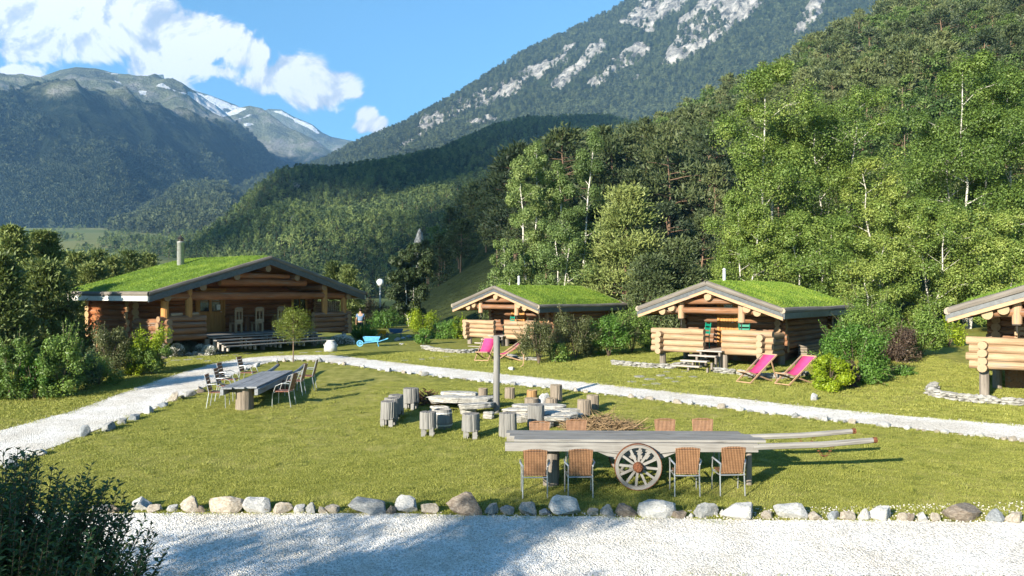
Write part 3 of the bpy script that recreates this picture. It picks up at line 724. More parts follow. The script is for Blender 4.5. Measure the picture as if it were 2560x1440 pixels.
birch(2190, 48, 400, 250, 15000, 'mid sized birch filling the gap between the two big birch groups', 7, 2, False, .05, None, .16, .3, .03)
birch(1860, 46, 500, 260, 14000, 'low bushy birch left of the largest birch, above the right cabin roof', 8, 2, False, .02, None, .15, .2, .03)
birch(2020, 45, 540, 260, 13000, 'low bushy birch in front of the big leafy birches', 9, 2, False, .02, None, .15, .2, .03)
birch(2420, 46, 165, 330, 28000, 'big spreading birch with forked white stems near the right edge', 10, 3, False, .1, None, .17, .35, .03)
birch(2560, 48, 180, 300, 22000, 'birch cut by the right edge of the view', 12, 2, False, .1, None, .17, .35, .03)
birch(2330, 44, 500, 260, 14000, 'low bushy birch beneath the big birch near the right edge', 13, 2, False, .02, None, .15, .2, .03)
birch(2500, 42, 540, 280, 14000, 'leafy low birch behind the cabin at the right edge', 14, 2, False, .02, None, .15, .2, .03)
birch(2190, 43, 600, 220, 9000, 'shrubby young birch behind the dark bushes', 15, 2, False, .02, None, .14, .1)
# tree in the shade beside the globe lamp
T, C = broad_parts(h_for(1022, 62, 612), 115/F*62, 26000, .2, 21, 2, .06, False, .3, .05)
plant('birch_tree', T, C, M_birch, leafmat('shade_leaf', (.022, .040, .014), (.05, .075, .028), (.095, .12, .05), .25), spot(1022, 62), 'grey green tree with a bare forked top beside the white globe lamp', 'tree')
# young pine
def pine(px, y, top, wpx, n, label, seed, bare=.3, conic=False, leaf=.28, mat=None, group=None, dense=1.0, name='pine_tree'):
    T, C = pine_parts(h_for(px, y, top), wpx/F*y, int(n*2.6), leaf*.58, seed, bare, dense, conic)
    return plant(name, T, C, M_bark, mat or L_pine, spot(px, y), label, 'pine', group)
pine(1572, 47, 478, 210, 11000, 'young light green pine with upright candles between two turf cabins', 31, .02, True, .26, L_pine2, None, 1.4)
pine(1690, 46, 610, 170, 6000, 'dark bushy pine behind the roof corner of the left turf cabin', 32, .05, True, .26, None, None, 1.2)
pine(1620, 44, 650, 150, 5000, 'low spreading pine behind the shrubs between the cabins', 33, .02, True, .24, None, None, 1.2)
pine(1480, 55, 520, 150, 6000, 'dusky pine right of the slender birches', 34, .1, True, .28, None, None, 1.1)
# left edge trees
lt = [(35, 36, 572, 110, 0), (108, 38, 586, 120, 0), (180, 44, 638, 130, 2), (240, 50, 632, 110, 2), (325, 56, 632, 90, 2), (5, 30, 650, 140, 1), (120, 33, 668, 170, 1), (235, 42, 668, 120, 1), (-10, 40, 590, 120, 2), (50, 38, 725, 180, 3), (130, 41, 742, 150, 3), (285, 48, 650, 80, 2), (375, 60, 636, 90, 2), (835, 62, 660, 70, 2), (870, 60, 668, 60, 1)]
LT_lab = ['tall loose green pine at the left edge of the garden', 'bushy pine just right of the leftmost tall pine', 'pine standing left of the big lodge behind the shrubs', 'pointed pine behind the low end of the lodge roof', 'young pale pine above the back edge of the lodge roof, left of the chimney', 'dark pine low at the far left edge', 'broad dark pine behind the row of shrubs at left', 'dark pine close to the left end of the lodge', 'pine cut by the left edge of the view', 'dark shaded shrub tree at far left above the shrubs', 'dark shaded leafy tree between the shrub row and the lodge', 'small pine peeking over the lodge roof edge', 'slim young pine top beside the steel chimney', 'little pine top behind the right roof slope of the lodge', 'second little pine top behind the right roof slope of the lodge']
for i, (px, y, top, wpx, k) in enumerate(lt):
    if k == 3:
        p = spot(px, y); T, C = broad_parts((HOR-top)/F*y-p.z, wpx/F*y, 9000, .12, 60+i, 2, .05, False, .1, .0)
        plant('leafy_tree', T, C, M_bark2, L_bush, p, LT_lab[i], 'tree')
    else:
        pine(px, y, top, wpx, 9000 if k < 2 else 3500, LT_lab[i], 60+i, .03 if k != 0 else .12, True, .24 if k < 2 else .3, L_pine2, None, 2.0)

# --- the wooded hillside: individuals
def proto(kind, seed, n, leaf):
    r_ = random.Random(seed)
    if kind == 'pine': T, C = pine_parts(10, r_.uniform(4.2, 5.6), n, leaf, seed, r_.uniform(.22, .45)); return T, C, M_bark, L_pine
    if kind == 'spruce': T, C = pine_parts(10, r_.uniform(3.4, 4.4), n, leaf, seed, .06, 1.2, True); return T, C, M_bark, L_pine
    T, C = broad_parts(9, r_.uniform(4.5, 6.0), n, leaf*.85, seed, 1, .12, False, .1, .05); return T, C, M_bark2, L_dec
kinds = ['pine', 'pine', 'pine', 'pine', 'spruce', 'spruce', 'broad', 'broad']
PM = []
for i, k in enumerate(kinds):
    T, C, tm, cm = proto(k, 200+i, 3000, .30)
    PM.append((k, T.mesh('hill_trunk', tm), C.mesh('hill_crown', cm)))
def dens1(H):
    D = np.ones_like(H['X'])
    D[inpoly(H['PX'], H['PY'], [(1085, 830), (1090, 730), (1130, 700), (1235, 705), (1240, 830)]) & (H['Y'] < 110)] = 0
    D[inpoly(H['PX'], H['PY'], [(1380, 470), (1380, 430), (1430, 430), (1440, 470)])] = .1
    D[H['Y'] < 58] = 0; D[H['PX'] < 1072] = 0; D[(H['PX'] < 1235) & (H['Y'] < 112)] = 0
    return D
P1 = sample(H1, 7000, dens1(H1)); P1 = P1[(1280+F*P1[:, 0]/P1[:, 1]) < 2900]; P1 = spaced(P1, 4.4)
# show largest first: rank by nearness
P1 = P1[np.argsort(P1[:, 1])]
LAB = {'pine': 'Scots pine with layered dark green limbs on the wooded hillside behind the cabins', 'spruce': 'dense conical conifer on the wooded hillside behind the cabins', 'broad': 'round crowned broadleaf tree among the pines of the hillside'}
vis = (1280+F*P1[:, 0]/P1[:, 1] > 930) & (1280+F*P1[:, 0]/P1[:, 1] < 2620)
idx = np.where(vis)[0][:285]; rest = np.setdiff1d(np.arange(len(P1)), idx)
for i in idx:
    p = P1[i]; r_ = random.Random(int(i)); pxx = 1280+F*p[0]/p[1]
    nb = vnoise(np.array([p[0]/22]), np.array([p[1]/22]), 5)[0]
    k = r_.choice([6, 7]) if nb > .62 else r_.choice([0, 1, 2, 3, 0, 1, 2, 3, 4, 5])
    kk, tmesh, cmesh = PM[k]
    r = empty({'pine': 'pine_tree', 'spruce': 'conifer_tree', 'broad': 'broadleaf_tree'}[kk], (p[0], p[1], p[2]-.2), r_.random()*6.28, LAB[kk], {'pine': 'pine', 'spruce': 'conifer', 'broad': 'tree'}[kk], {'pine': 'pines on the hillside', 'spruce': 'conifers on the hillside', 'broad': 'broadleaf trees on the hillside'}[kk])
    s_ = r_.uniform(.85, 1.4)*(1.0 if p[1] > 80 else .7)*(.62 if pxx < 1250 and p[1] < 190 else 1); r.scale = (s_*r_.uniform(.9, 1.15), s_*r_.uniform(.9, 1.15), s_)
    for nm, me in (('crown', cmesh), ('trunk', tmesh)):
        c = bpy.data.objects.new(nm, me); col.objects.link(c); c.parent = r

# --- forests as stuff: points with trees instanced on them
def joined(parts, name):
    """one unlinked prototype object of several meshes, keeping materials"""
    me = bpy.data.meshes.new(name); V = []; Fs = []; E = []; Gs = []; M = []; n = 0
    for mb, mi in parts:
        V += mb.V; Gs += mb.G; E += mb.E
        for f in mb.F: Fs.append(f+n); M.append(np.full(len(f), mi))
        n += mb.n
    mb = MB(); mb.V = V; mb.G = Gs; mb.E = E; mb.F = Fs
    return mb, np.concatenate(M)
def proto_obj(T, C, tm, cm):
    mb, mi = joined([(C, 0), (T, 1)], 'p'); me = mb.mesh('tree_model', cm, False); me.materials.append(tm)
    me.polygons.foreach_set('material_index', mi.astype(np.int32)); return bpy.data.objects.new('tree_model', me)
def scatter(name, pts, protos, smin, smax, label=None, cat='trees', tilt=.04, kind='stuff', norm=None):
    me = bpy.data.meshes.new(name); me.vertices.add(len(pts)); me.vertices.foreach_set('co', np.asarray(pts, float).ravel())
    n = len(pts)
    a = me.attributes.new('rot', 'FLOAT_VECTOR', 'POINT'); R = np.stack([rng.normal(size=n)*tilt, rng.normal(size=n)*tilt, rng.random(n)*6.283], 1); a.data.foreach_set('vector', R.ravel())
    a = me.attributes.new('scl', 'FLOAT_VECTOR', 'POINT'); s_ = rng.uniform(smin, smax, n); S = np.stack([s_*rng.uniform(.85, 1.2, n), s_*rng.uniform(.85, 1.2, n), s_], 1); a.data.foreach_set('vector', S.ravel())
    a = me.attributes.new('pick', 'INT', 'POINT'); a.data.foreach_set('value', rng.integers(0, len(protos), n).astype(np.int32))
    o = bpy.data.objects.new(name, me); col.objects.link(o)
    g = bpy.data.node_groups.new(name, 'GeometryNodeTree')
    g.interface.new_socket('Geometry', in_out='INPUT', socket_type='NodeSocketGeometry'); g.interface.new_socket('Geometry', in_out='OUTPUT', socket_type='NodeSocketGeometry')
    N = g.nodes; gi = N.new('NodeGroupInput'); go = N.new('NodeGroupOutput'); ip = N.new('GeometryNodeInstanceOnPoints'); mg = N.new('GeometryNodeGeometryToInstance')
    for pr in protos[::-1]:
        oi = N.new('GeometryNodeObjectInfo'); oi.inputs['Object'].default_value = pr; oi.inputs['As Instance'].default_value = True; g.links.new(oi.outputs['Geometry'], mg.inputs[0])
    def na(nm, ty):
        q = N.new('GeometryNodeInputNamedAttribute'); q.data_type = ty; q.inputs['Name'].default_value = nm; return [x for x in q.outputs if x.enabled and x.name == 'Attribute'][0]
    g.links.new(gi.outputs[0], ip.inputs['Points']); g.links.new(mg.outputs[0], ip.inputs['Instance']); ip.inputs['Pick Instance'].default_value = True
    g.links.new(na('pick', 'INT'), ip.inputs['Instance Index']); g.links.new(na('scl', 'FLOAT_VECTOR'), ip.inputs['Scale'])
    er = N.new('FunctionNodeEulerToRotation'); g.links.new(na('rot', 'FLOAT_VECTOR'), er.inputs[0]); g.links.new(er.outputs[0], ip.inputs['Rotation'])
    g.links.new(ip.outputs[0], go.inputs[0])
    md = o.modifiers.new('scatter', 'NODES'); md.node_group = g
    return tag(o, label, cat, None, kind)
mid = []
for i, k in enumerate(kinds):
    if i in (1, 3): continue
    T, C, tm, cm = proto(k, 300+i, 1000, .5); mid.append(proto_obj(T, C, tm, cm))
scatter('hillside_forest', P1[rest]-np.array([0, 0, .2]), mid, .85, 1.45, 'rest of the mixed pine wood covering the hillside behind the cabins', 'forest')
M_farbark = M_bark
def far_proto(seed, n, leaf, h=10, w=4.2, conic=True):
    T, C = pine_parts(h, w, n, leaf, seed, .12, .6, conic, 4)
    Tr = MB(); Tr.tube([(0, 0, -.5), (0, 0, h*.8)], [.16, .05], 4, False)
    return proto_obj(Tr, C, M_bark, L_far)
fp = [far_proto(400+i, 170, 1.15, 9.5, 4.6, i % 2 == 0) for i in range(5)]
P2 = spaced(sample(H2, 60000, 1-.85*np.clip(H2['R'], 0, 1)), 3.7)
scatter('spur_forest', P2-np.array([0, 0, .8]), fp, .45, .95, 'dark conifer wood covering the spur in the middle distance', 'forest')
L_m3 = leafmat('mountain_needle', (.030, .045, .022), (.060, .080, .036), (.10, .125, .055), .05, .8, .1, 1.0)
_keep = L_far; L_far = L_m3
fq = [far_proto(420+i, 60, 2.1, 11, 4.4) for i in range(4)]
L_far = _keep
P4 = spaced(sample(H4, 6000), 8); P5 = spaced(sample(H5, 12000), 10)
scatter('knoll_forest', np.concatenate([P4, P5])-np.array([0, 0, 1]), fq, .8, 1.4, 'conifer wood covering the rounded knolls further up the valley', 'forest')
D3 = 1-np.clip(H3['R']*1.2, 0, 1)*np.where(fbm(H3['X']/60, H3['Y']/60, 88, 3) > .6, .6, .98); D3 *= (.35+.9*(fbm(H3['X']/140, H3['Y']/140, 77, 3) > .40)); D3[H3['PX'] > 2250] = .02
P3 = sample(H3, 42000, D3)
scatter('mountain_forest', P3-np.array([0, 0, 1]), fq, .75, 1.45, 'conifer forest clothing the high mountain slope around the pale cliffs', 'forest')
DM = (sstep(640, 240, HM['Z']+430*(fbm(HM['X']/500, HM['Y']/500, 9, 5)-.5)*2))*(.3+(fbm(HM['X']/120, HM['Y']/120, 19, 3) > .45)*1.0)
DM[HM['PX'] < -60] = 0
PMt = sample(HM, 42000, DM)
L_hm = leafmat('hazy_needle', (.014, .028, .016), (.032, .05, .026), (.075, .095, .045), .05, .8, .1, .9)
_keep = L_far; L_far = L_hm
fm = [far_proto(440+i, 26, 3.6, 13, 6) for i in range(3)]
L_far = _keep
scatter('valley_forest', PMt-np.array([0, 0, 1]), fm, .7, 1.4, 'hazy forest on the lower flank of the far mountain at left', 'forest')
# hedgerows and copses on the valley fields
cop = []
for (x0, y0, x1, y1, n) in [(250, 612, 480, 608, 130), (420, 590, 520, 585, 70), (200, 630, 420, 640, 60), (100, 590, 200, 600, 40), (260, 600, 330, 588, 30), (150, 575, 330, 560, 60), (380, 555, 480, 548, 60), (0, 600, 140, 590, 60), (430, 625, 560, 620, 90)]:
    for k in range(int(n*.8)):
        t = random.random(); px = x0+(x1-x0)*t+random.gauss(0, 8); py = y0+(y1-y0)*t+random.gauss(0, 4)
        # first ground point at that row beyond 150 m
        u = (px-1280)/F; e = (HOR-py)/F; ys = np.linspace(150, 2200, 400); zz = Gv(u*ys, ys); k_ = np.where(zz >= e*ys)[0]
        if len(k_): yv = ys[k_[0]]; cop.append((u*yv, yv, zz[k_[0]]-.3))
cop = np.array(cop)
if len(cop): scatter('valley_copses', cop, fp, .5, .95, 'dark copses and hedgerows on the green valley fields', 'trees')

# --- unseen mass added left behind the viewer, shaped to shade the spur and ravine
shade = [[(745, 430), (770, 402), (850, 400), (930, 392), (1000, 378), (1100, 355), (1180, 322), (1250, 292), (1320, 272), (1430, 266), (1530, 276), (1590, 300), (1540, 330), (1450, 350), (1330, 395), (1240, 425), (1180, 455), (1130, 470), (1050, 482), (960, 478), (880, 470), (800, 462)],
         [(1075, 600), (1110, 545), (1160, 500), (1235, 440), (1285, 445), (1262, 540), (1240, 600), (1205, 690), (1100, 740), (985, 720), (960, 680), (985, 640)],
         [(480, 650), (500, 610), (560, 590), (620, 530), (680, 470), (735, 440), (715, 500), (680, 540), (640, 580), (580, 630)]]
sv = []
for H in (H1, H2):
    polys = shade if H is H2 else [shade[1], [(1200, 470), (1240, 428), (1285, 440), (1270, 560), (1210, 700), (1090, 740)]]
    mk = np.zeros(H['X'].shape, bool)
    for q in polys: mk |= inpoly(H['PX'], H['PY'], q)
    sv.append(np.stack([H['X'][mk], H['Y'][mk], H['Z'][mk]], 1))
sv = np.concatenate(sv); A_ = np.array(SUN); sv = sv+A_[None]*((1750-sv[:, 2])/A_[2])[:, None]
# thin out in the plane across the light
e1 = np.array(Vector(SUN).cross(Vector((0, 0, 1))).normalized()); e2 = np.cross(e1, A_)
q2 = np.stack([sv@e1, sv@e2], 1); rr = 15.0
o_ = rng.permutation(len(q2)); keepk = []; cell = set()
for k in o_:
    c = (int(q2[k, 0]//rr), int(q2[k, 1]//rr))
    if c not in cell: cell.add(c); keepk.append(k)
cm_ = MB()
import bmesh
bm = bmesh.new(); bmesh.ops.create_icosphere(bm, subdivisions=2, radius=1); iv = np.array([v.co for v in bm.verts]); ifc = np.array([[v.index for v in f.verts] for f in bm.faces]); bm.free()
for k in keepk:
    s_ = random.uniform(12, 17); cm_.add(iv*(s_*(1+.15*rng.normal(size=(len(iv), 1))*.5))+sv[k]+rng.normal(size=3)*3, ifc)
M_caster = plain('shadow_caster', (.85, .85, .86), .95, 0, .0, .02)
tag(cm_.build('shadow_caster', M_caster, None, True), 'unseen lumpy mass added behind the viewer to shade the spur and the ravine', 'shadow_caster')

# --- haze
def haze():
    v = MB(); v.add([(x, y, z) for x in (-3600, 3300) for y in (-60, 7000) for z in (-12, 1790)], [(0, 1, 3, 2), (4, 6, 7, 5), (0, 4, 5, 1), (2, 3, 7, 6), (0, 2, 6, 4), (1, 5, 7, 3)])
    m, nt, out = newmat('haze'); b = NB(nt)
    pv = b.n('ShaderNodeVolumePrincipled'); pv.inputs['Color'].default_value = (.28, .58, 1.0, 1); pv.inputs['Density'].default_value = 1.05e-4; pv.inputs['Anisotropy'].default_value = .1
    b.l(pv.outputs[0], out.inputs['Volume'])
    tag(v.build('haze', m), 'thin blue valley haze', None, None, 'stuff')
haze()
# ============================================================ log houses
def turf_blades(mb, pts, h, w):
    D = rng.normal(size=(len(pts), 3))*.45; D[:, 2] = 1
    mb.needles(pts, D, h, w)
def logwall(mb, a, b_, z0, z1, r, ext=.25, top=None, off=0.0):
    """stack of horizontal logs from a to b in plan; top(s) limits each log's span"""
    a = Vector((a[0], a[1], 0)); b_ = Vector((b_[0], b_[1], 0)); L = (b_-a).length; d = (b_-a)/L; z = z0+r+off; 
    while z+r*.5 < z1:
        s0, s1 = -ext*random.uniform(.8, 1.15), L+ext*random.uniform(.8, 1.15)
        if top:
            lo, hi = top(z+r*.8)
            s0, s1 = max(s0, lo), min(s1, hi)
        if s1-s0 > .25: mb.log(a+d*s0+Vector((0, 0, z)), a+d*s1+Vector((0, 0, z)), r*1.06, 10, 5, .04)
        z += 2*r*.93
def cabin(O, rz, W, D, hE, hA, label, cat, lodge=False, dark=None, P=None):
    P = P or {}
    root = empty(P.get('name', 'log_cabin'), O, rz, label, cat, P.get('group'))
    mw = dark or M_logm; ft = P.get('ft', .42); sl_ = (hA-hE)/(W/2)
    zt = lambda x: hE+sl_*(W/2-abs(x-W/2))           # roof top surface
    # roof boards
    rf = MB()
    for s in (0, 1):
        xa = 0.02 if s == 0 else W-.02; 
        rf.prism([(xa, .05, hE-.16), (W/2, .05, hA-.16), (W/2, .05, hA-.28), (xa, .05, hE-.28)], (0, D-.1, 0))
    roof = rf.build('roof', M_plank, root)
    # turf
    tf = MB(); nx, ny = int(W*5), int(D*4); X, Y = np.meshgrid(np.linspace(.06, W-.06, nx), np.linspace(.08, D-.08, ny), indexing='ij')
    ed = np.minimum(np.minimum(X, W-X), np.minimum(Y, D-Y)); Z = hE+sl_*(W/2-np.sqrt((X-W/2)**2+.06))-.02+.13*sstep(0, .5, ed)+.05*fbm(X*2, Y*2, 5, 3)-.03
    V = np.stack([X, Y, Z], -1).reshape(-1, 3); i = np.arange(nx-1)[:, None]*ny+np.arange(ny-1)[None]; tf.add(V, np.stack([i, i+ny, i+ny+1, i+1], -1).reshape(-1, 4))
    n = int(W*D*P.get('blades', 800))
    def onturf(n):
        x = rng.uniform(.07, W-.07, n); y = rng.uniform(.09, D-.09, n); e_ = np.minimum(np.minimum(x, W-x), np.minimum(y, D-y))
        return np.stack([x, y, hE+sl_*(W/2-np.sqrt((x-W/2)**2+.06))-.02+.13*sstep(0, .5, e_)+.05*fbm(x*2, y*2, 5, 3)-.035], 1)
    turf_blades(tf, onturf(n), .05, .016); turf_blades(tf, onturf(n//30), .10, .016)
    tf.build('turf', L_turf, roof, True)
    # front and back gable trim: turf log, metal strip, bright lower board
    mt = P.get('trough', M_trough)
    for nm, mat, y0, th, o0, hh in (('verge_log', mt, -.05, .16, 0.0, .17), ('verge_strip', M_slate, -.015, .07, .15, .13), ('verge_board', P.get('board', M_cut), .0, .08, .265, .125)):
        for s in (0, 1):
            x0, x1 = (0, W/2) if s == 0 else (W, W/2)
            for yy in ((y0, D-.08)):
                m_ = MB()
                if nm == 'verge_log':
                    m_.tube([(x0+(x1-x0)*t, yy+(.08 if yy < 1 else 0), zt(x0)+(hA-hE)*t-.06) for t in (0, .25, .5, .75, 1)], [.095, .1, .09, .1, .095], 8, True, .05)
                else:
                    q = [(x0, yy, hE-o0), (x1, yy, hA-o0), (x1, yy, hA-o0-hh), (x0, yy, hE-o0-hh)]
                    if s == 1: q = q[::-1]
                    m_.prism(q, (0, th if yy < 1 else .06, 0))
                m_.build(nm, mat, root)
    for s, x in ((0, 0.0), (1, W)):
        m_ = MB(); m_.tube([(x, -.03+(D+.0)*t, hE-.06+.012*math.sin(t*9)) for t in np.linspace(0, 1, 7)], .1, 8, True, .06); m_.build('eave_log', P.get('eave', M_dpost if not lodge else M_trough), root)
        m_ = MB(); m_.box((x+(-.03 if s == 0 else .03), D/2, hE-.24), (.05, D-.04, .2)); m_.build('gutter_board', P.get('gut', M_slate), root)
    # purlins
    r = P.get('pr', .14)
    for x in P.get('purlins', (W/2, W/2-1.45, W/2+1.45, .95, W-.95)):
        m_ = MB(); z = zt(x)-.30-r-(.02 if abs(x-W/2) > .1 else .1); m_.log((x, .13 if not lodge else .2, z), (x, D-.15, z), r, 14, 5, .03); m_.build('purlin', P.get('pm', M_cut), root)
    # body
    yF = P.get('yF', 2.2); xL, xR = P.get('xL', .9), W-P.get('xRr', .9); z0 = P.get('z0', .48); R = P.get('R', .115); yB = D-.75
    under = lambda x: zt(x)-.30
    lim = lambda z: (max(0, (z+.30-hE)/sl_)-xL, W-max(0, (z+.30-hE)/sl_)-xL)
    zcap = hE-.30+sl_*(W/2)*.93
    m_ = MB(); logwall(m_, (xL, yF), (xR, yF), z0, zcap, R, .25, lim); m_.build('wall', mw, root)
    m_ = MB(); logwall(m_, (xL, yB), (xR, yB), z0, zcap, R, .25, lim); m_.build('wall', mw, root)
    zs = under(xL)
    for x in (xL, xR):
        m_ = MB(); logwall(m_, (x, yF), (x, yB), z0, zs, R, .28, None, R*.9); m_.build('wall', P.get('side', mw), root)
    m_ = MB(); m_.box(((xL+xR)/2, (yF+yB)/2, z0-.02), (xR-xL-.05, yB-yF-.1, .1)); m_.box(((xL+xR)/2, (yF+yB)/2+.1, (z0-.3)/2), (xR-xL-.35, yB-yF-.2, z0+.3-.1)); m_.build('floor_skirt', M_logm, root)
    # porch deck
    zd = z0+.12; yr = P.get('yr', .35)
    m_ = MB(); nb = int((yF-yr)/.15)
    for k in range(nb): m_.box(((xL+xR)/2, yr+.02+(k+.5)*(yF-yr-.1)/nb, zd-.02), (xR-xL, (yF-yr)/nb-.012, .04))
    m_.box(((xL+xR)/2, (yr+yF)/2, zd-.1), (xR-xL-.1, .15, .1)); m_.build('porch_deck', M_step if not lodge else M_grey, root)
    # railings
    rr = P.get('rr', .112); rz0 = zd-.14; nl = P.get('nl', 4); (a0, a1), (b0, b1) = P['rail']; cx0, cx1 = P['cross']
    for (p0, p1, cx, side) in ((a0, a1, cx0, 0), (b0, b1, cx1, 1)):
        m_ = MB(); z = rz0+rr
        for k in range(nl):
            j = random.uniform(-.05, .05); m_.log((p0+(j if side == 0 else 0), yr, z), (p1+(j if side else 0), yr, z), rr*1.0, 14, 5, .03); z += 2*rr*.985
        m_.build('front_railing', P.get('rail_mat', M_log), root)
        m_ = MB(); z = rz0+rr*1.9-rr*1.0-rr*.95
        for k in range(nl+ (0)):
            z = rz0+rr*.02+k*2*rr*.96+ (0 if k else .02)
            m_.log((cx, yr-.33+random.uniform(-.04, .05), z+rr*.1), (cx, yF-.05, z+rr*.1), rr*1.03, 12, 5, .04)
        m_.build('side_railing', P.get('rail_mat', M_log), root)
    # columns
    for (x, zb) in P['cols']:
        m_ = MB(); zt_ = under(x)-(.05 if not lodge else .12); m_.tube([(x, yr+.02, zb), (x, yr+.02, (zb+zt_)/2), (x, yr+.02, zt_)], P.get('cr', .12), 12, True, .03)
        c = m_.build('porch_column', P.get('cm', M_cut), root)
        if not lodge: j = MB(); j.tube([(x, yr+.02, zb-.26), (x, yr+.02, zb)], .02, 6); j.box((x, yr+.02, zb-.02), (.2, .2, .02)); j.build('screw_jack', M_dark, c)
    # tie beam under the gable
    for (xa, xb, z, r_) in P['beams']:
        m_ = MB(); m_.log((xa, yr+.05, z), (xb, yr+.05, z), r_, 12, 6, .04); m_.build('tie_beam', P.get('bm', mw), root)
    # stilts
    for (x, y) in P['stilts']:
        m_ = MB(); m_.tube([(x, y, -.6), (x, y, .2), (x, y, z0-.03)], .12, 10, True, .05); m_.build('stilt', M_dpost, root)
    # door
    dx0, dx1 = P['door']; yd = yF-R-.07; dh = P.get('dh', 1.9)
    fr = MB()
    for x in (dx0, dx1): fr.box((x, yd, zd+dh/2), (.1, .1, dh))
    fr.box(((dx0+dx1)/2, yd, zd+dh+.05), (dx1-dx0+.2, .1, .1)); fr.build('door_frame', M_plank, root)
    dr = MB(); nbd = 6 if not lodge else 8
    wdt = dx1-dx0-.1
    for k in range(nbd): dr.box((dx0+.05+wdt*(k+.5)/nbd, yd+.02, zd+(dh if not lodge else dh*.5)/2), (wdt/nbd-.008, .045, (dh if not lodge else dh*.5)-.02))
    if lodge:
        for x in (dx0+.12, (dx0+dx1)/2, dx1-.12): dr.box((x, yd+.02, zd+dh*.73), (.13, .05, dh*.5))
        dr.box(((dx0+dx1)/2, yd+.02, zd+dh*.95), (wdt-.1, .044, .13)); dr.box(((dx0+dx1)/2, yd+.02, zd+dh*.73), (wdt-.1, .03, .03))
    door = dr.build('door', M_plank, root)
    if lodge:
        for x in ((dx0+dx1)/2-.36, (dx0+dx1)/2+.36):
            g_ = MB(); g_.box((x, yd+.03, zd+dh*.72), (.58, .015, dh*.42)); g_.build('pane', M_glass, door)
        g_ = MB(); g_.box(((dx0+dx1)/2+.42, yd-.015, zd+dh*.60), (.2, .006, .24)); tag(g_.build('notice', M_white, door))
    else:
        g_ = MB(); g_.box(((dx0+dx1)/2, yd-.008, zd+dh*.8), (.34, .02, .36)); g_.build('pane', M_glass, door)
    hd = MB(); hd.tube([(dx1-.15, yd-.01, zd+.95), (dx1-.15, yd-.06, zd+.95), (dx1-.24, yd-.06, zd+.95)], .012, 6); hd.build('handle', M_metal, door)
    for (x0, x1, za, zb) in P.get('windows', ()):
        f_ = MB()
        for x in (x0, x1): f_.box((x, yd, (za+zb)/2), (.1, .1, zb-za))
        for z in (za, zb): f_.box(((x0+x1)/2, yd, z), (x1-x0+.1, .11, .1))
        f_.box(((x0+x1)/2, yd-.01, (za+zb)/2), (.035, .05, zb-za-.1)); wn = f_.build('window', M_plank, root)
        g_ = MB(); g_.box(((x0+x1)/2, yd+.02, (za+zb)/2), (x1-x0-.08, .02, zb-za-.08)); g_.build('pane', M_glass, wn)
    # steps
    for k, (xa, xb, y, z) in enumerate(P['steps']):
        m_ = MB(); m_.box(((xa+xb)/2, y, z), (xb-xa, .27 if not lodge else .31, .045)); m_.build('step_tread', M_step if not lodge else M_grey, root)
    m_ = MB()
    sx = [P['steps'][0][0]+.12, P['steps'][0][1]-.12] if not lodge else list(np.linspace(P['steps'][0][0]+.2, P['steps'][0][1]-.2, 5))
    ys = [q[2] for q in P['steps']]; zs_ = [q[3] for q in P['steps']]
    for x in sx:
        for y, z in zip(ys, zs_): m_.box((x, y, (z-.03)/2-.05), (.07, .12, z-.03+.1))
    m_.build('step_supports', M_dpost if not lodge else M_step, root)
    # flue
    cx, cy, cr, ch = P['flue']; zc = zt(cx)
    m_ = MB(); m_.lathe((cx, cy, 0), [(cr, zc-.1), (cr, zc+ch*.8), (cr*1.04, zc+ch*.8), (cr*1.04, zc+ch*.82), (cr, zc+ch*.82)] if lodge else [(cr, zc-.1), (cr, zc+ch)], 16)
    fl = m_.build('chimney', M_metal, root, True)
    m_ = MB()
    if lodge:
        m_.lathe((cx, cy, 0), [(cr*.62, zc+ch*.82), (cr*.62, zc+ch*.9)], 14)
        for a in range(4): m_.tube([(cx+cr*.8*math.cos(a*1.57), cy+cr*.8*math.sin(a*1.57), zc+ch*.8), (cx+cr*.8*math.cos(a*1.57), cy+cr*.8*math.sin(a*1.57), zc+ch*.94)], .01, 4)
        m_.lathe((cx, cy, 0), [(cr*1.15, zc+ch*.92), (cr*.3, zc+ch*1.0), (.01, zc+ch*1.06)], 14)
    else: m_.lathe((cx, cy, 0), [(cr*.7, zc+ch), (cr*1.1, zc+ch+.02), (cr*1.1, zc+ch+.06), (.01, zc+ch+.1)], 12)
    m_.build('cowl', M_dark if lodge else M_metal, fl)
    return root, zd, yr
RZ1 = math.atan2(-.63, .777)
small = dict(rail=((.45, 2.55), (3.25, 5.12)), cross=(.84, 4.74), cols=((1.62, 1.72), (3.95, 1.62)), beams=((.75, 4.85, 2.02, .12), (1.4, 4.2, 2.36, .11)), stilts=((.84, .4), (4.72, .4), (2.5, .4), (3.3, .4), (.9, 2.2), (4.7, 2.2)),
             door=(2.35, 3.12), steps=((2.42, 3.38, .12, .58), (2.25, 3.30, -.2, .42), (2.1, 3.12, -.52, .25), (1.95, 3.0, -.86, .09)), flue=(2.3, 2.6, .06, .62), xL=.9, xRr=.9)
def cab(L, zl, label, P2=None, rz=RZ1):
    P_ = dict(small); P_.update(P2 or {}); zg = zl-2.12
    return cabin((L[0], L[1], zg), rz, 5.56, 8.0, 2.12, 3.06, label, 'cabin', False, None, P_)
cab2, zd2, _ = cab((4.78, 30.5), -.57, 'turf roofed log cabin with two green chairs and two pink deck chairs in front', dict(group=None))
cab1, zd1, _ = cab((-3.07, 41.5), -.64, 'farthest small turf roofed log cabin, behind the tall post and shrubs')
cab3, zd3, _ = cab((12.25, 22.6), -.47, 'turf roofed log cabin cut off by the right edge of the view', dict(rail_mat=M_log))
RZM = math.atan2(.825, .566)
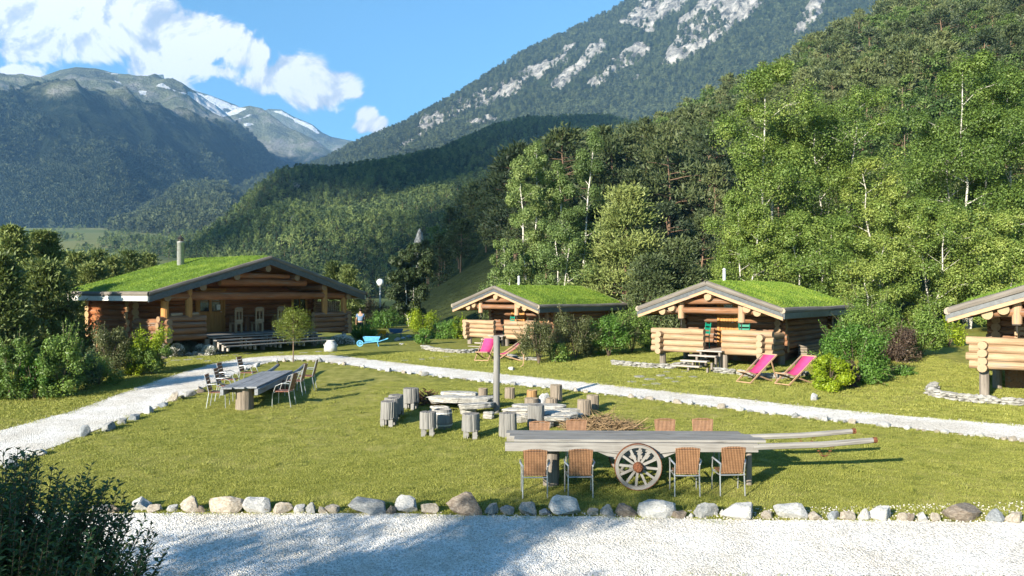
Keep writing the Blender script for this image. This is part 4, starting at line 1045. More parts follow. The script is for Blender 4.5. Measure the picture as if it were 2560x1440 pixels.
lodgeP = dict(name='log_lodge', ft=.4, purlins=(6.0, 4.3, 7.7, 2.6, 9.4, .95, 11.05), pr=.16, pm=M_logm, bm=M_logd, yF=2.9, xL=1.0, xRr=1.0, z0=.42, R=.15, yr=.45, rr=.13, nl=4, rail=((.62, 2.85), (8.9, 11.4)), cross=(1.0, 11.05), rail_mat=M_logm, side=M_logd,
              cols=((.98, 1.3), (2.08, 1.3), (9.65, 1.3), (10.95, 1.3)), cr=.15, cm=M_plank, beams=((.9, 11.1, 2.12+.12, .17), (3.6, 8.4, 2.86, .16), (4.6, 7.4, 3.16, .12)), stilts=((1, .5), (11, .5), (6, .6), (9, .5), (3, .5), (11, 3)), door=(3.95, 5.4), dh=1.95,
              windows=((9.5, 10.4, 1.35, 2.2),), steps=((2.95, 8.85, .22, .45), (2.95, 8.85, -.08, .34), (2.95, 8.85, -.40, .22), (2.95, 8.85, -.72, .10)), flue=(4.4, 4.6, .165, 1.45), board=M_slate, gut=M_white, eave=M_trough, trough=M_trough, blades=650)
lodge, zdm, _ = cabin((-14.46, 32, -2.42), RZM, 12.0, 6.9, 2.40, 4.06, 'big dark log lodge with wide turf roof, steel chimney and long porch steps', 'lodge', True, M_logd, lodgeP)
def loc(root, x, y, z): return Matrix.Translation(root.location) @ Matrix.Rotation(root.rotation_euler.z, 4, 'Z') @ Vector((x, y, z))

# ------------------------------------------------------------ furniture
def green_chair():
    r = empty('wooden_chair', (0, 0, 0)); m = MB()
    for x, y in ((-.19, .18), (.19, .18)): l = MB(); l.bar((x, y, 0), (x, y, .43), .035, .035); l.build('leg', M_teal, r)
    for x in (-.19, .19): l = MB(); l.tube([(x, -.2, 0), (x, -.18, .43), (x, -.26, .95)], .019, 6); l.build('leg', M_teal, r)
    m.box((0, 0, .44), (.42, .4, .035)); m.build('seat', M_teal, r)
    bk = MB()
    for z in (.58, .72, .86): bk.box((0, -.2-(z-.43)*.14, z), (.4, .02, .085))
    bk.build('backrest', M_teal, r)
    st = MB(); st.bar((-.19, 0, .2), (.19, 0, .2), .02, .02); st.bar((-.19, -.19, .22), (-.19, .18, .22), .02, .02); st.bar((.19, -.19, .22), (.19, .18, .22), .02, .02); st.build('stretcher', M_teal, r)
    return r
def place(o, p, rz, label=None, cat=None, group=None, sc=None, tilt=None):
    o.location = p; o.rotation_euler = (tilt[0] if tilt else 0, tilt[1] if tilt else 0, rz)
    if sc: o.scale = (sc,)*3 if not hasattr(sc, '__len__') else sc
    return tag(o, label, cat, group)
gc = green_chair()
place(gc, loc(cab2, 2.15, 1.0, zd2), RZ1+2.5, 'green ladder back chair at the porch opening of the right cabin', 'chair', 'green porch chairs')
for (cb_, x, y, a, lb) in ((cab2, 3.7, 1.15, .3+PI, 'green chair behind the right railing of the cabin with the open door steps'), (cab1, 2.75, 1.2, 2.8, 'green chair on the porch of the far cabin')):
    place(copy_tree(gc), loc(cb_, x, y, zd2), RZ1+a, lb, 'chair', 'green porch chairs')
# small porch table of the right edge cabin
def porch_bench(p, rz, lb):
    r = empty('porch_bench', p, rz, lb, 'bench'); m = MB(); m.box((0, 0, .45), (1.2, .35, .05)); m.build('seat', M_log, r)
    m = MB()
    for z in (.65, .8, .95): m.box((0, .2, z), (1.2, .03, .1))
    m.build('backrest', M_log, r)
    for x in (-.5, .5):
        m = MB(); m.box((x, 0, .21), (.06, .3, .42)); m.box((x, .2, .5), (.06, .04, 1.0)); m.build('leg', M_log, r)
porch_bench(loc(cab3, 2.0, 1.5, zd3), RZ1, 'pale slatted bench on the porch of the cabin at the right edge')
# lodge: carved chairs and tables on the porch
def carved_chair():
    r = empty('carved_chair', (0, 0, 0)); m = MB()
    m.box((0, 0, .42), (.42, .42, .07)); m.build('seat', M_log, r)
    m = MB()      # back with two cut outs
    for x in (-.19, 0, .19): m.box((x, -.2, .78), (.075 if x else .06, .06, .66))
    m.box((0, -.2, .53), (.46, .062, .14)); m.box((0, -.2, 1.05), (.44, .064, .16)); m.box((0, -.2, 1.12), (.30, .066, .1)); m.build('backrest', M_log, r)
    for x in (-.17, .17):
        for y in (-.18, .16): l = MB(); l.bar((x, y, 0), (x, y, .39), .09, .08); l.build('leg', M_log, r)
    return r
c0 = carved_chair(); lbs = ['carved pale wood chair nearest the lodge door', 'middle carved pale wood chair on the lodge porch', 'carved pale wood chair half hidden by the small tree crown']
for i, x in enumerate((5.37, 6.57, 7.82)):
    c = c0 if i == 0 else copy_tree(c0); place(c, loc(lodge, x, 1.75, zdm), RZM+(.1, -.08, .05)[i], lbs[i], 'chair', 'carved chairs on the lodge porch')
def porch_table(x, y, lb):
    r = empty('porch_table', loc(lodge, x, y, zdm), RZM, lb, 'table', 'porch tables'); m = MB()
    for k in range(3): m.box((0, -.25+k*.25, .74), (1.1, .24, .05))
    m.build('tabletop', M_logm, r)
    for xx in (-.42, .42): l = MB(); l.log((xx, 0, 0), (xx, 0, .71), .12, 10); l.build('leg', M_logm, r)
porch_table(5.95, 2.25, 'dark log table on the lodge porch between two carved chairs'); porch_table(7.6, 2.25, 'dark log table on the lodge porch at the right')

def rattan_chair():
    r = empty('rattan_armchair', (0, 0, 0))       # faces +y
    m = MB(); m.box((0, .02, .44), (.44, .42, .035)); m.build('seat', M_rattan, r)
    m = MB(); n = 6
    for k in range(n):
        t0, t1 = k/n, (k+1)/n
        m.bar((0, -.2-.09*t0, .46+.46*t0), (0, -.2-.09*t1, .46+.46*t1), .40+.07*(t0+t1)/2, .03, (0, 1, .2))
    m.tube([(-.235, -.29, .92), (-.1, -.30, .945), (.1, -.30, .945), (.235, -.29, .92)], .02, 6); m.build('backrest', M_rattan, r)
    for s in (-1, 1):
        l = MB(); l.tube([(s*.24, -.24, 0), (s*.235, -.2, .44), (s*.235, -.25, .62)], .0135, 6); l.build('leg', M_alu, r)
        l = MB(); l.tube([(s*.26, .25, 0), (s*.26, .22, .45), (s*.27, .18, .64)], .0135, 6); l.build('leg', M_alu, r)
        a = MB(); a.tube([(s*.235, -.25, .62), (s*.285, -.12, .665), (s*.285, .12, .67), (s*.27, .2, .63)], .018, 6); a.build('armrest', M_alu, r)
    m = MB(); m.tube([(-.24, -.22, .40), (.24, -.22, .40)], .012, 6); m.tube([(-.25, .22, .40), (.25, .22, .40)], .012, 6)
    for s in (-1, 1): m.tube([(s*.24, -.22, .40), (s*.25, .22, .40)], .012, 6)
    m.build('seat_frame', M_alu, r)
    return r
def slat_chair():
    r = empty('slatted_armchair', (0, 0, 0))
    m = MB()
    for k in range(5): m.box((0, -.16+k*.085, .44), (.44, .075, .022))
    m.build('seat', M_brownpl, r)
    m = MB()
    for k in range(5): z = .52+k*.095; m.box((0, -.2-(z-.44)*.22, z), (.40, .022, .085))
    m.build('backrest', M_brownpl, r)
    for s in (-1, 1):
        l = MB(); l.tube([(s*.22, -.26, 0), (s*.21, -.19, .44), (s*.20, -.32, .95)], .012, 6); l.build('leg', M_alu, r)
        l = MB(); l.tube([(s*.25, .27, 0), (s*.25, .26, .35), (s*.25, .17, .60), (s*.25, -.02, .68), (s*.22, -.22, .66)], .012, 6); l.build('leg', M_alu, r)
    m = MB(); m.tube([(-.22, -.2, .42), (.22, -.2, .42)], .01, 6); m.tube([(-.25, .2, .42), (.25, .2, .42)], .01, 6); m.build('seat_frame', M_alu, r)
    return r
# ---- cart table 1 (foreground)
def wagon_wheel(R, parent, name='wheel'):
    pass
def cart_table(O, rz, L, Wd, H, sh, label, wheels, posts, mat, top=None):
    """bed from (0,0) to (L,Wd) at height H, shafts reaching sh beyond"""
    r = empty('cart_table', O, rz, label, 'cart'); m = MB(); n = 3
    for k in range(n): m.box((L/2+(.0 if k else .02)-k*.1, Wd*(k+.5)/n, H-.022), (L-.05*k, Wd/n-.012, .045))
    m.build('tabletop', mat, r)
    for y, x1 in ((-.02, L+sh), (Wd-.04, L+sh)):
        m = MB(); m.bar((-.15, y, H-.13), (L*.97, y, H-.13), .09, .16); m.tube([(L*.95, y, H-.12), (L+sh*.5, y, H-.07), (x1, y, H+.02)], [.062, .058, .05], 8, True, .04); s_ = m.build('shaft', mat, r)
        c = MB(); c.tube([(x1-.06, y, H+.018), (x1+.01, y, H+.022)], .056, 8); c.build('iron_cap', M_rust, s_)
        if sh > 2:
            c = MB(); rx = x1-1.1
            for j in range(9):
                t = j/8; c.add(*torus_link((rx+.28*t, y-.02, H-.12-.16*math.sin(PI*t)), .028, .007, j))
            c.build('chain', M_rust, s_)
    m = MB()
    for x in (L*.12, L*.45, L*.85): m.bar((x, 0, H-.17), (x, Wd-.05, H-.17), .09, .08)
    m.build('cross_bearer', mat, r)
    for (x, y, rad, ph, tilt) in wheels:
        w_ = MB(); seg = 40
        # felloe ring
        prof = [(rad-.075, -.03), (rad-.075, .03), (rad-.012, .032), (rad-.012, -.032)]
        V = []; 
        for k in range(seg):
            a = 2*PI*k/seg
            for (rr_, yy_) in prof: V.append((rr_*math.cos(a), yy_, rr_*math.sin(a)))
        fs = [(k*4+j, k*4+(j+1) % 4, ((k+1) % seg)*4+(j+1) % 4, ((k+1) % seg)*4+j) for k in range(seg) for j in range(4)]
        V = [Vector(v) for v in V]; w_.add(V, fs, [(math.atan2(v.z, v.x)*rad, v.y, v.length) for v in V])
        wheel = w_.build('wheel', M_grey, r); wheel.location = (x, y, rad); wheel.rotation_euler = (tilt, ph, 0)
        t_ = MB(); V = []
        for k in range(seg):
            a = 2*PI*k/seg
            for (rr_, yy_) in [(rad-.012, -.034), (rad-.012, .034), (rad, .034), (rad, -.034)]: V.append((rr_*math.cos(a), yy_, rr_*math.sin(a)))
        t_.add(V, fs); t_.build('iron_tyre', M_rust, wheel)
        for k in range(12):
            a = 2*PI*k/12; s_ = MB(); s_.bar((.07*math.cos(a), 0, .07*math.sin(a)), ((rad-.07)*math.cos(a), 0, (rad-.07)*math.sin(a)), .045, .03, (0, 1, 0)); s_.build('spoke', M_grey, wheel)
        h_ = MB(); V = []; hs = [(.05, -.16), (.085, -.12), (.10, -.02), (.10, .04), (.08, .1), (.03, .12)]; sg = 16
        for (rr_, yy_) in hs:
            for k in range(sg): V.append((rr_*math.cos(2*PI*k/sg), yy_, rr_*math.sin(2*PI*k/sg)))
        h_.add(V, [(i*sg+k, i*sg+(k+1) % sg, (i+1)*sg+(k+1) % sg, (i+1)*sg+k) for i in range(len(hs)-1) for k in range(sg)]+[tuple(range(sg))]); h_.build('hub', M_rust, wheel)
    if wheels:
        m = MB(); ya = [q[1] for q in wheels]; x = wheels[0][0]; m.bar((x, min(ya), wheels[0][2]), (x, max(ya), wheels[0][2]), .09, .09); m.build('axle', M_dark, r)
        m = MB()
        for y in (.0, Wd-.06):
            m.prism([(x-.75, y-.03, H-.22), (x+.75, y-.03, H-.22), (x+.42, y-.03, H-.36), (x-.42, y-.03, H-.36)], (0, .06, 0)); m.tube([(x-.72, y-.05, H-.2), (x-.3, y-.05, H-.25), (x, y-.05, H-.26), (x+.3, y-.05, H-.25), (x+.72, y-.05, H-.2)], .018, 5)
        m.build('bolster', mat, r)
    for (x, y, rad, mt, nm) in posts:
        m = MB(); m.tube([(x, y, -.08), (x, y, .3), (x, y, H-.21 if rad < .1 else H-.05)], rad, 14, True, .04); m.build(nm, mt, r)
    return r
def torus_link(c, R, r, j):
    V = []; f = []; A, B = 8, 5
    for a in range(A):
        for b2 in range(B):
            ca = 2*PI*a/A; cb2 = 2*PI*b2/B; x = (R+r*math.cos(cb2))*math.cos(ca); z = (R+r*math.cos(cb2))*math.sin(ca)*.6; y = r*math.sin(cb2)
            if j % 2: y, z = z, y
            V.append((c[0]+x, c[1]+y, c[2]+z)); f.append((a*B+b2, ((a+1) % A)*B+b2, ((a+1) % A)*B+(b2+1) % B, a*B+(b2+1) % B))
    return V, f
rzc = math.atan2(-.12, 4.8)
O1 = Vector((.02, 15.17, G(1.5, 15.4))); HT = -2.78-O1.z
cart1 = cart_table(O1, rzc, 4.72, 1.0, HT, 2.05, 'long weathered grey cart used as a table, with spoked wheel and two shafts pointing right', [(2.33, -.16, .44, .1, .06), (2.33, 1.06, .44, .5, -.05)], [(.72, .3, .15, M_dpost, 'barrel_leg'), (.75, .75, .15, M_dpost, 'barrel_leg'), (4.45, .1, .055, M_dpost, 'post_leg'), (4.42, .85, .055, M_dpost, 'post_leg')], M_grey)
ch = rattan_chair(); first = True
for (px, y, a, lb) in ((1337, 14.84, 0, 'rattan armchair seen from behind, leftmost on the near side of the cart table'), (1448, 14.8, .03, 'rattan armchair seen from behind, just left of the spoked wheel'), (1713, 14.72, -.04, 'rattan armchair seen from behind, just right of the spoked wheel'), (1822, 14.7, .05, 'rattan armchair seen from behind, rightmost on the near side of the cart table'),
                       (1350, 16.72, PI, 'rattan armchair behind the cart table at its left end, only the back showing'), (1445, 16.8, PI+.05, 'rattan armchair behind the cart table, second from the left end'), (1668, 16.66, PI, 'rattan armchair behind the cart table, second from the right end'), (1762, 16.6, PI-.05, 'rattan armchair behind the cart table at its right end')):
    c = ch if first else copy_tree(ch); first = False; x = (px-1280)/F*y
    place(c, (x, y, G(x, y)), a, lb, 'chair', 'rattan chairs around the cart table', .94)
# ---- cart table 2 (left)
O2 = Vector((-7.05, 22.2, 0)); O2.z = G(-7.5, 22.6)
M_tar = wood('tarred_plank', (.09, .1, .11), (.26, .27, .29), (.6, .6, .6), crack=.7)
cart2 = cart_table(O2, PI/2+.06, 4.7, .95, -2.62-O2.z, 1.9, 'dark grey plank cart table with stump leg and two raised shafts at left', [(2.9, -.08, .26, .2, 0), (2.9, 1.0, .26, .3, 0)], [(.35, .42, .25, M_stump, 'stump_leg'), (4.2, .45, .15, M_dpost, 'post_leg')], M_tar)
sc_ = slat_chair(); first = True
for (x, y, a, lb) in ((-8.33, 22.75, -1.45, 'dark slatted armchair, nearest on the left side of the left table'), (-8.45, 23.75, -1.5, 'dark slatted armchair, second on the left side of the left table'), (-8.75, 24.85, -1.55, 'dark slatted armchair, third on the left side of the left table'), (-8.6, 26.2, -1.6, 'dark slatted armchair at the far left end of the left table'),
                      (-6.48, 22.9, 1.5, 'slatted armchair seen side on, nearest on the right side of the left table'), (-6.62, 24.6, 1.6, 'slatted armchair, middle one on the right side of the left table'), (-6.5, 25.5, 1.65, 'slatted armchair, farthest on the right side of the left table')):
    c = sc_ if first else copy_tree(sc_); first = False; place(c, (x, y, G(x, y)), a, lb, 'chair', 'slatted chairs around the left table')
# ---- deck chairs
def deck_chair():
    r = empty('deck_chair', (0, 0, 0)); W_ = .56     # sitter looks to -y
    f = MB()
    for s in (-1, 1): f.bar((s*W_/2, -.55, .02), (s*W_/2, .70, .86), .03, .045)
    f.bar((-W_/2, .70, .86), (W_/2, .70, .86), .035, .035); f.bar((-W_/2, -.55, .03), (W_/2, -.55, .03), .03, .03); f.build('back_frame', M_cut, r)
    f = MB()
    for s in (-1, 1): f.bar((s*(W_/2-.04), .55, .02), (s*(W_/2-.04), -.55, .36), .028, .045)
    f.bar((-W_/2+.04, -.55, .36), (W_/2-.04, -.55, .36), .035, .035); f.bar((-W_/2+.04, .55, .03), (W_/2-.04, .55, .03), .03, .03); f.build('seat_frame', M_cut, r)
    f = MB()
    for s in (-1, 1): f.bar((s*(W_/2+.03), .40, .66), (s*(W_/2+.03), .66, .05), .025, .035)
    f.build('prop', M_cut, r)
    c = MB(); N_ = 14; V = []
    for k in range(N_+1):
        t = k/N_; y = .69-1.22*t; z = .85-.50*t-.21*math.sin(PI*t**1.15)
        for x in (-.23, .23): V.append((x, y, z))
        for x in (-.23, .23): V.append((x, y+.006, z-.008))
    c.add(V, [(4*k, 4*k+1, 4*k+5, 4*k+4) for k in range(N_)]+[(4*k+2, 4*k+6, 4*k+7, 4*k+3) for k in range(N_)]+[(4*k, 4*k+4, 4*k+6, 4*k+2) for k in range(N_)]+[(4*k+1, 4*k+3, 4*k+7, 4*k+5) for k in range(N_)]); c.build('canvas', M_pink, r, True)
    return r
dc = deck_chair(); first = True
for (px, py, a, lb) in ((1888, 955, -1.0, 'pink deck chair left one of the pair before the right cabin steps'), (1985, 960, -1.05, 'pink deck chair right one of the pair, beside the yellow green bush'), (1213, 900, -.25, 'pink deck chair left of the tall post by the far cabin'), (1268, 903, -1.35, 'pink deck chair seen from the side, right of the tall post')):
    c = dc if first else copy_tree(dc); first = False; place(c, gp(px, py), a, lb, 'deck chair', 'pink deck chairs on the grass')

# ------------------------------------------------------------ stumps, post, hearth
def stump_mesh(h, w, legs):
    m = MB(); r = w/2; z0 = .17*h/.5 if legs else 0
    sg = 44; off = random.random()*30; gv = [0]*sg
    for k in range(sg):
        a = 2*PI*k/sg; gv[k] = 1+.05*math.sin(2*a+off)+.03*math.sin(3*a+off*2)-(.075 if random.random() < .22 else 0)+random.uniform(-.012, .012)
    lv = [z0-.02, z0+(h-z0)*.25, z0+(h-z0)*.5, z0+(h-z0)*.75, h-.012, h]; V = []; Gc = []
    for i, z in enumerate(lv):
        for k in range(sg):
            a = 2*PI*k/sg+.05*math.sin(z*7+off); q = r*gv[k]*(1.02-.06*i/5)*(.965 if i == 5 else 1)*random.uniform(.99, 1.01); V.append((q*math.cos(a), q*math.sin(a), z+(random.uniform(-.008, .008) if i == 5 else 0))); Gc.append((z+off, math.cos(a)*r*3, math.sin(a)*r*3+off))
    m.add(V, [(i*sg+k, i*sg+(k+1) % sg, (i+1)*sg+(k+1) % sg, (i+1)*sg+k) for i in range(5) for k in range(sg)], Gc)
    top = V[5*sg:]+[(0, 0, h-.004)]; m.add(top, [(k, (k+1) % sg, sg) for k in range(sg)], [(off, math.hypot(x, y), 0) for x, y, z in top], 1.0)
    m.add(V[:sg]+[(0, 0, z0-.02)], [((k+1) % sg, k, sg) for k in range(sg)])
    return m, z0
def stump(px, py, hpx, wpx, legs, mat, lb, grp='log stools round the hearth'):
    p = gp(px, py); h = hpx/F*p.y; w_ = wpx/F*p.y; p.y += w_*.45; p.z = G(p.x, p.y)
    m, z0 = stump_mesh(h+.02, w_, legs); nm = 'log_stool' if legs else 'log_stump'
    r = empty(nm, p, random.uniform(-.4, .4), lb, 'stool' if legs else 'stump', grp)
    m.build('seat', mat, r)
    if legs:
        for a in (-.75, .75, PI-.75, PI+.75):
            l = MB(); x, y = w_*.38*math.sin(a), -w_*.38*math.cos(a); l.prism([(x-w_*.13, y-w_*.1, -.04), (x+w_*.13, y-w_*.1, -.04), (x+w_*.11, y+w_*.1, -.04), (x-w_*.11, y+w_*.1, -.04)], (0, 0, z0+.06)); l.build('leg', mat, r)
stump(968, 1069, 60, 42, 1, M_greyl, 'grey log stool, nearest of three in a row at the left of the circle')
stump(979, 1055, 55, 40, 1, M_greyl, 'grey log stool, middle of three in a row at the left of the circle')
stump(987, 1046, 54, 40, 1, M_greyl, 'grey log stool, rearmost of three in a row at the left of the circle')
stump(1025, 1026, 51, 38, 1, M_greyl, 'grey log stool beside the heap of dark roots')
stump(1068, 1093, 58, 40, 1, M_greyl, 'grey log stool in front of the wooden tub')
stump(1176, 1100, 60, 45, 1, M_greyl, 'cracked grey log stool in front of the post and slab bench')
stump(1270, 1094, 56, 44, 0, M_greyl, 'grey log stump left of the cart table corner')
stump(1341, 1070, 52, 42, 0, M_greyl, 'tall grey log stump in front of the stone hearth')
stump(1207, 998, 24, 25, 0, M_stump, 'small brown stump just left of the tall post')
stump(1274, 998, 25, 27, 0, M_stump, 'small squat stump just right of the tall post')
stump(1330, 1000, 21, 28, 0, wood('orange_stump', (.14, .08, .035), (.30, .18, .08), (.42, .28, .15)), 'small orange brown stump behind the hearth')
stump(1391, 1006, 40, 32, 0, M_stump, 'tallest brown stump, half of it dark, behind the hearth')
stump(1329, 1024, 24, 36, 0, M_stump, 'wide low stump between the hearth and the orange stump')
stump(1380, 1022, 22, 30, 0, M_stump, 'low pale stump beside the leaning white slab')
stump(1461, 1043, 39, 33, 0, M_stump, 'brown bark stump right of the hearth')
stump(1483, 1027, 35, 30, 0, M_stump, 'light brown stump, rightmost of the circle')
# wooden tub
p = gp(1105, 1077); r = empty('wooden_tub', p+Vector((0, .25, 0)), 0, 'round pale blue grey wooden tub behind a log stool', 'tub'); m = MB()
m.lathe((0, 0, 0), [(.20, 0), (.25, .18), (.235, .36), (.22, .50), (.19, .50), (.19, .44)], 18); m.build('staves', M_greyl, r)
for z in (.1, .4):
    m = MB(); m.lathe((0, 0, 0), [(.238 if z < .2 else .236, z), (.25 if z < .2 else .24, z+.035)], 18); m.build('hoop', M_metal, r)
# tall post
p = gp(1241, 1034); r = empty('wooden_post', p+Vector((0, .1, 0)), .2, 'tall bare weathered grey post standing beside the hearth', 'post'); m = MB()
hp = (1034-840)/F*p.y; m.tube([(0, 0, -.2), (0.0, 0, hp*.35), (.012, 0, hp*.7), (0, 0, hp)], [.10, .094, .09, .086], 20, True, .04); m.build('shaft', M_greyl, r)
# flat stones
def rockmesh(seed, mat, flat=False, sub=3):
    r_ = np.random.default_rng(seed); bm = bmesh.new(); bmesh.ops.create_icosphere(bm, subdivisions=sub, radius=1)
    P = np.array([v.co for v in bm.verts]); fc = np.array([[v.index for v in f.verts] for f in bm.faces]); bm.free()
    # cut by random planes for facets
    for k in range(15):
        n_ = r_.normal(size=3); n_ /= np.linalg.norm(n_); dcut = r_.uniform(.42, .78); s_ = P@n_; ex = np.clip(s_-dcut, 0, None); P -= ex[:, None]*n_
    nz_ = np.array([fbm(P[:, 0]*1.7+seed, P[:, 1]*1.7+P[:, 2]*1.3, seed, 3)]).T
    P *= (.86+.34*nz_); mb = MB(); mb.add(P, fc); return mb.mesh('rock_shape', mat, False)
RM = {}
def rockobj(name, p, size, mat, seed, rz=None, par=None):
    k = (mat.name, seed % 7)
    if k not in RM: RM[k] = rockmesh(100+seed % 7, mat)
    o = bpy.data.objects.new(name, RM[k]); col.objects.link(o); o.location = p; o.scale = size; o.rotation_euler = (random.uniform(-.12, .12), random.uniform(-.12, .12), random.uniform(0, 6.28) if rz is None else rz)
    if par: o.parent = par
    return o
def slabmesh(sx, sy, sz, seed):
    r_ = random.Random(seed); n = 11; ring = []
    for k in range(n):
        a = 2*PI*k/n+r_.uniform(-.18, .18); q = max(abs(math.cos(a)), abs(math.sin(a)))**.45; ring.append((math.cos(a)/q*r_.uniform(.82, 1.05)*sx, math.sin(a)/q*r_.uniform(.82, 1.05)*sy))
    V = []; lev = [(-.92, -1), (-1.0, -.3), (-.97, .25), (-1.03, .55), (-.95, .92)]
    for (g_, z) in lev:
        f_ = -g_*r_.uniform(.96, 1.04)
        for (x, y) in ring: V.append((x*f_*r_.uniform(.96, 1.03), y*f_*r_.uniform(.96, 1.03), z*sz+r_.uniform(-.06, .06)*sz))
    for (x, y) in ring: V.append((x*.55, y*.55, sz*r_.uniform(.85, 1.15)))
    V.append((0, 0, sz*1.02)); m = MB(); L = len(lev)+1
    fs = [(i*n+k, i*n+(k+1) % n, (i+1)*n+(k+1) % n, (i+1)*n+k) for i in range(L-1) for k in range(n)]+[((L-1)*n+k, (L-1)*n+(k+1) % n, L*n) for k in range(n)]
    m.add(V, fs); return m
def slabpile(name, label, cat, items):
    r = empty(name, items[0][0], 0, label, cat); base = Vector(items[0][0])
    for k, (p, s_, rz) in enumerate(items):
        o = slabmesh(s_[0], s_[1], s_[2]*.75, k*7+len(items)).build('slab', M_slab if k % 3 else M_slab2, r); o.location = Vector(p)-base; o.rotation_euler = (random.uniform(-.05, .05), random.uniform(-.05, .05), rz)
    return r
def gq(px, py, dz): q = gp(px, py); q.z += dz; return q
M_slab2 = rock('pale_slab', (.20, .19, .17), (.36, .35, .32), (.52, .51, .47))
slabpile('slab_bench', 'low bench of pale flat stone slabs left of the tall post', 'stone bench', [(gq(1155, 1025, .30), (.95, .36, .10), .05), (gq(1110, 1022, .28), (.45, .3, .11), .3), (gq(1190, 1038, .26), (.52, .24, .09), .25), (gq(1150, 1012, .30), (.6, .25, .10), -.1), (gq(1215, 1022, .28), (.36, .28, .1), .2), (gq(1170, 1035, .09), (.25, .2, .13), 0), (gq(1100, 1032, .08), (.28, .2, .14), 0), (gq(1222, 1046, .09), (.17, .14, .12), 0), (gq(1135, 1008, .12), (.4, .22, .14), 0)])
slabpile('stone_hearth', 'round hearth of stacked grey slabs in the ring of stumps', 'hearth', [(gq(1300, 1040, .12), (.5, .3, .13), .1), (gq(1290, 1055, .10), (.35, .2, .12), 0), (gq(1385, 1062, .10), (.36, .22, .12), .2), (gq(1410, 1058, .20), (.42, .22, .08), .3), (gq(1430, 1052, .12), (.34, .2, .1), .5), (gq(1395, 1068, .22), (.38, .18, .07), .1), (gq(1360, 1048, .15), (.5, .3, .12), -.2), (gq(1330, 1034, .16), (.6, .28, .12), .1), (gq(1370, 1032, .14), (.5, .25, .12), -.3), (gq(1420, 1042, .12), (.4, .25, .12), .2), (gq(1365, 1070, .08), (.2, .16, .1), .2), (gq(1345, 1058, .2), (.45, .2, .07), .15)])
o = rockobj('leaning_slab', gq(1357, 1018, .14), (.26, .12, .3), M_rock['white'], 3, .3); tag(o, 'upright white slab leaning at the back of the hearth', 'stone slab')
# brush heaps
def heap(name, px, py, wpx, hpx, n, mat, lb, rad=.012):
    p = gp(px, py); W_ = wpx/F*p.y/2; H_ = hpx/F*p.y; m = MB()
    for k in range(n):
        a = random.random()*6.28; rr_ = random.random()**.6; x, y = rr_*W_*math.cos(a), rr_*W_*.6*math.sin(a); z = random.random()*H_*(1-rr_)*.8+.02
        L_ = random.uniform(.15, .45)*W_; a2 = random.random()*6.28; e_ = random.uniform(-.15, .55); q = Vector((x, y, z)); d_ = Vector((math.cos(a2), math.sin(a2), e_))
        q2 = q+d_*L_*.5+Vector((0, 0, random.uniform(-.03, .04))); q3 = q+d_*L_+Vector((random.uniform(-.05, .05), 0, random.uniform(-.03, .08))); q3.z = max(q3.z, .01); q2.z = max(q2.z, .01)
        m.tube([q, q2, q3], [rad, rad*.8, rad*.4], 4, False)
    o = m.build(name, mat); o.location = p; return tag(o, lb, 'heap')
heap('root_heap', 1062, 1010, 110, 50, 260, M_twig, 'heap of dark twisted roots and branches beside a grey log stool', .018)
heap('brush_heap', 1505, 1072, 190, 40, 700, M_straw, 'spread heap of dry straw coloured brush right of the hearth', .009)
p = gp(1590, 1078); m = MB(); m.tube([(-.3, 0, .02), (0, 0, .12), (.3, 0, .33)], [.02, .017, .01], 6); o = m.build('dead_branch', M_straw); o.location = p; tag(o, 'single dry branch sticking up behind the cart table', 'branch')

# ------------------------------------------------------------ boundary stones
front = [(243, 1283, 40, 22, 'grey'), (282, 1283, 34, 20, 'brown'), (343, 1277, 66, 34, 'white'), (388, 1281, 40, 18, 'tan'), (424, 1281, 36, 18, 'white'), (470, 1281, 54, 30, 'tan'), (501, 1284, 22, 20, 'brown'), (553, 1284, 88, 42, 'tan'), (629, 1286, 78, 44, 'white'), (661, 1284, 24, 18, 'tan'), (697, 1286, 52, 26, 'tan'), (743, 1285, 38, 24, 'white'), (776, 1285, 32, 22, 'grey'), (804, 1284, 22, 18, 'tan'), (832, 1284, 36, 20, 'tan'), (908, 1287, 108, 38, 'grey'), (978, 1287, 36, 24, 'brown'), (1021, 1283, 60, 38, 'white'), (1078, 1287, 62, 30, 'tan'), (1160, 1287, 98, 40, 'brown'), (1230, 1288, 36, 32, 'grey'), (1271, 1289, 36, 22, 'grey'),
         (1316, 1289, 48, 36, 'grey'), (1362, 1290, 44, 18, 'blue'), (1423, 1289, 84, 42, 'white'), (1480, 1290, 38, 20, 'tan'), (1519, 1291, 38, 22, 'grey'), (1566, 1293, 62, 30, 'brown'), (1634, 1296, 98, 46, 'white'), (1704, 1297, 42, 20, 'brown'), (1729, 1296, 18, 14, 'white'), (1763, 1296, 66, 34, 'grey'), (1790, 1290, 18, 14, 'white'), (1806, 1292, 14, 14, 'white'), (1859, 1299, 96, 40, 'white'), (1923, 1299, 30, 20, 'tan'), (1976, 1300, 88, 40, 'white'), (2039, 1301, 44, 22, 'tan'), (2085, 1301, 36, 20, 'blue'), (2128, 1303, 52, 26, 'tan'), (2166, 1303, 30, 24, 'white'), (2210, 1302, 64, 38, 'white'), (2256, 1304, 30, 24, 'tan'), (2280, 1304, 26, 22, 'brown'), (2310, 1305, 34, 26, 'white'), (2345, 1305, 30, 20, 'tan'), (2425, 1308, 138, 42, 'brown'), (2498, 1308, 44, 26, 'blue'), (2545, 1309, 44, 30, 'tan')]
front = [q for q in front]
wc = {'white': 'white', 'grey': 'grey', 'tan': 'tan', 'brown': 'brown', 'blue': 'blue grey'}
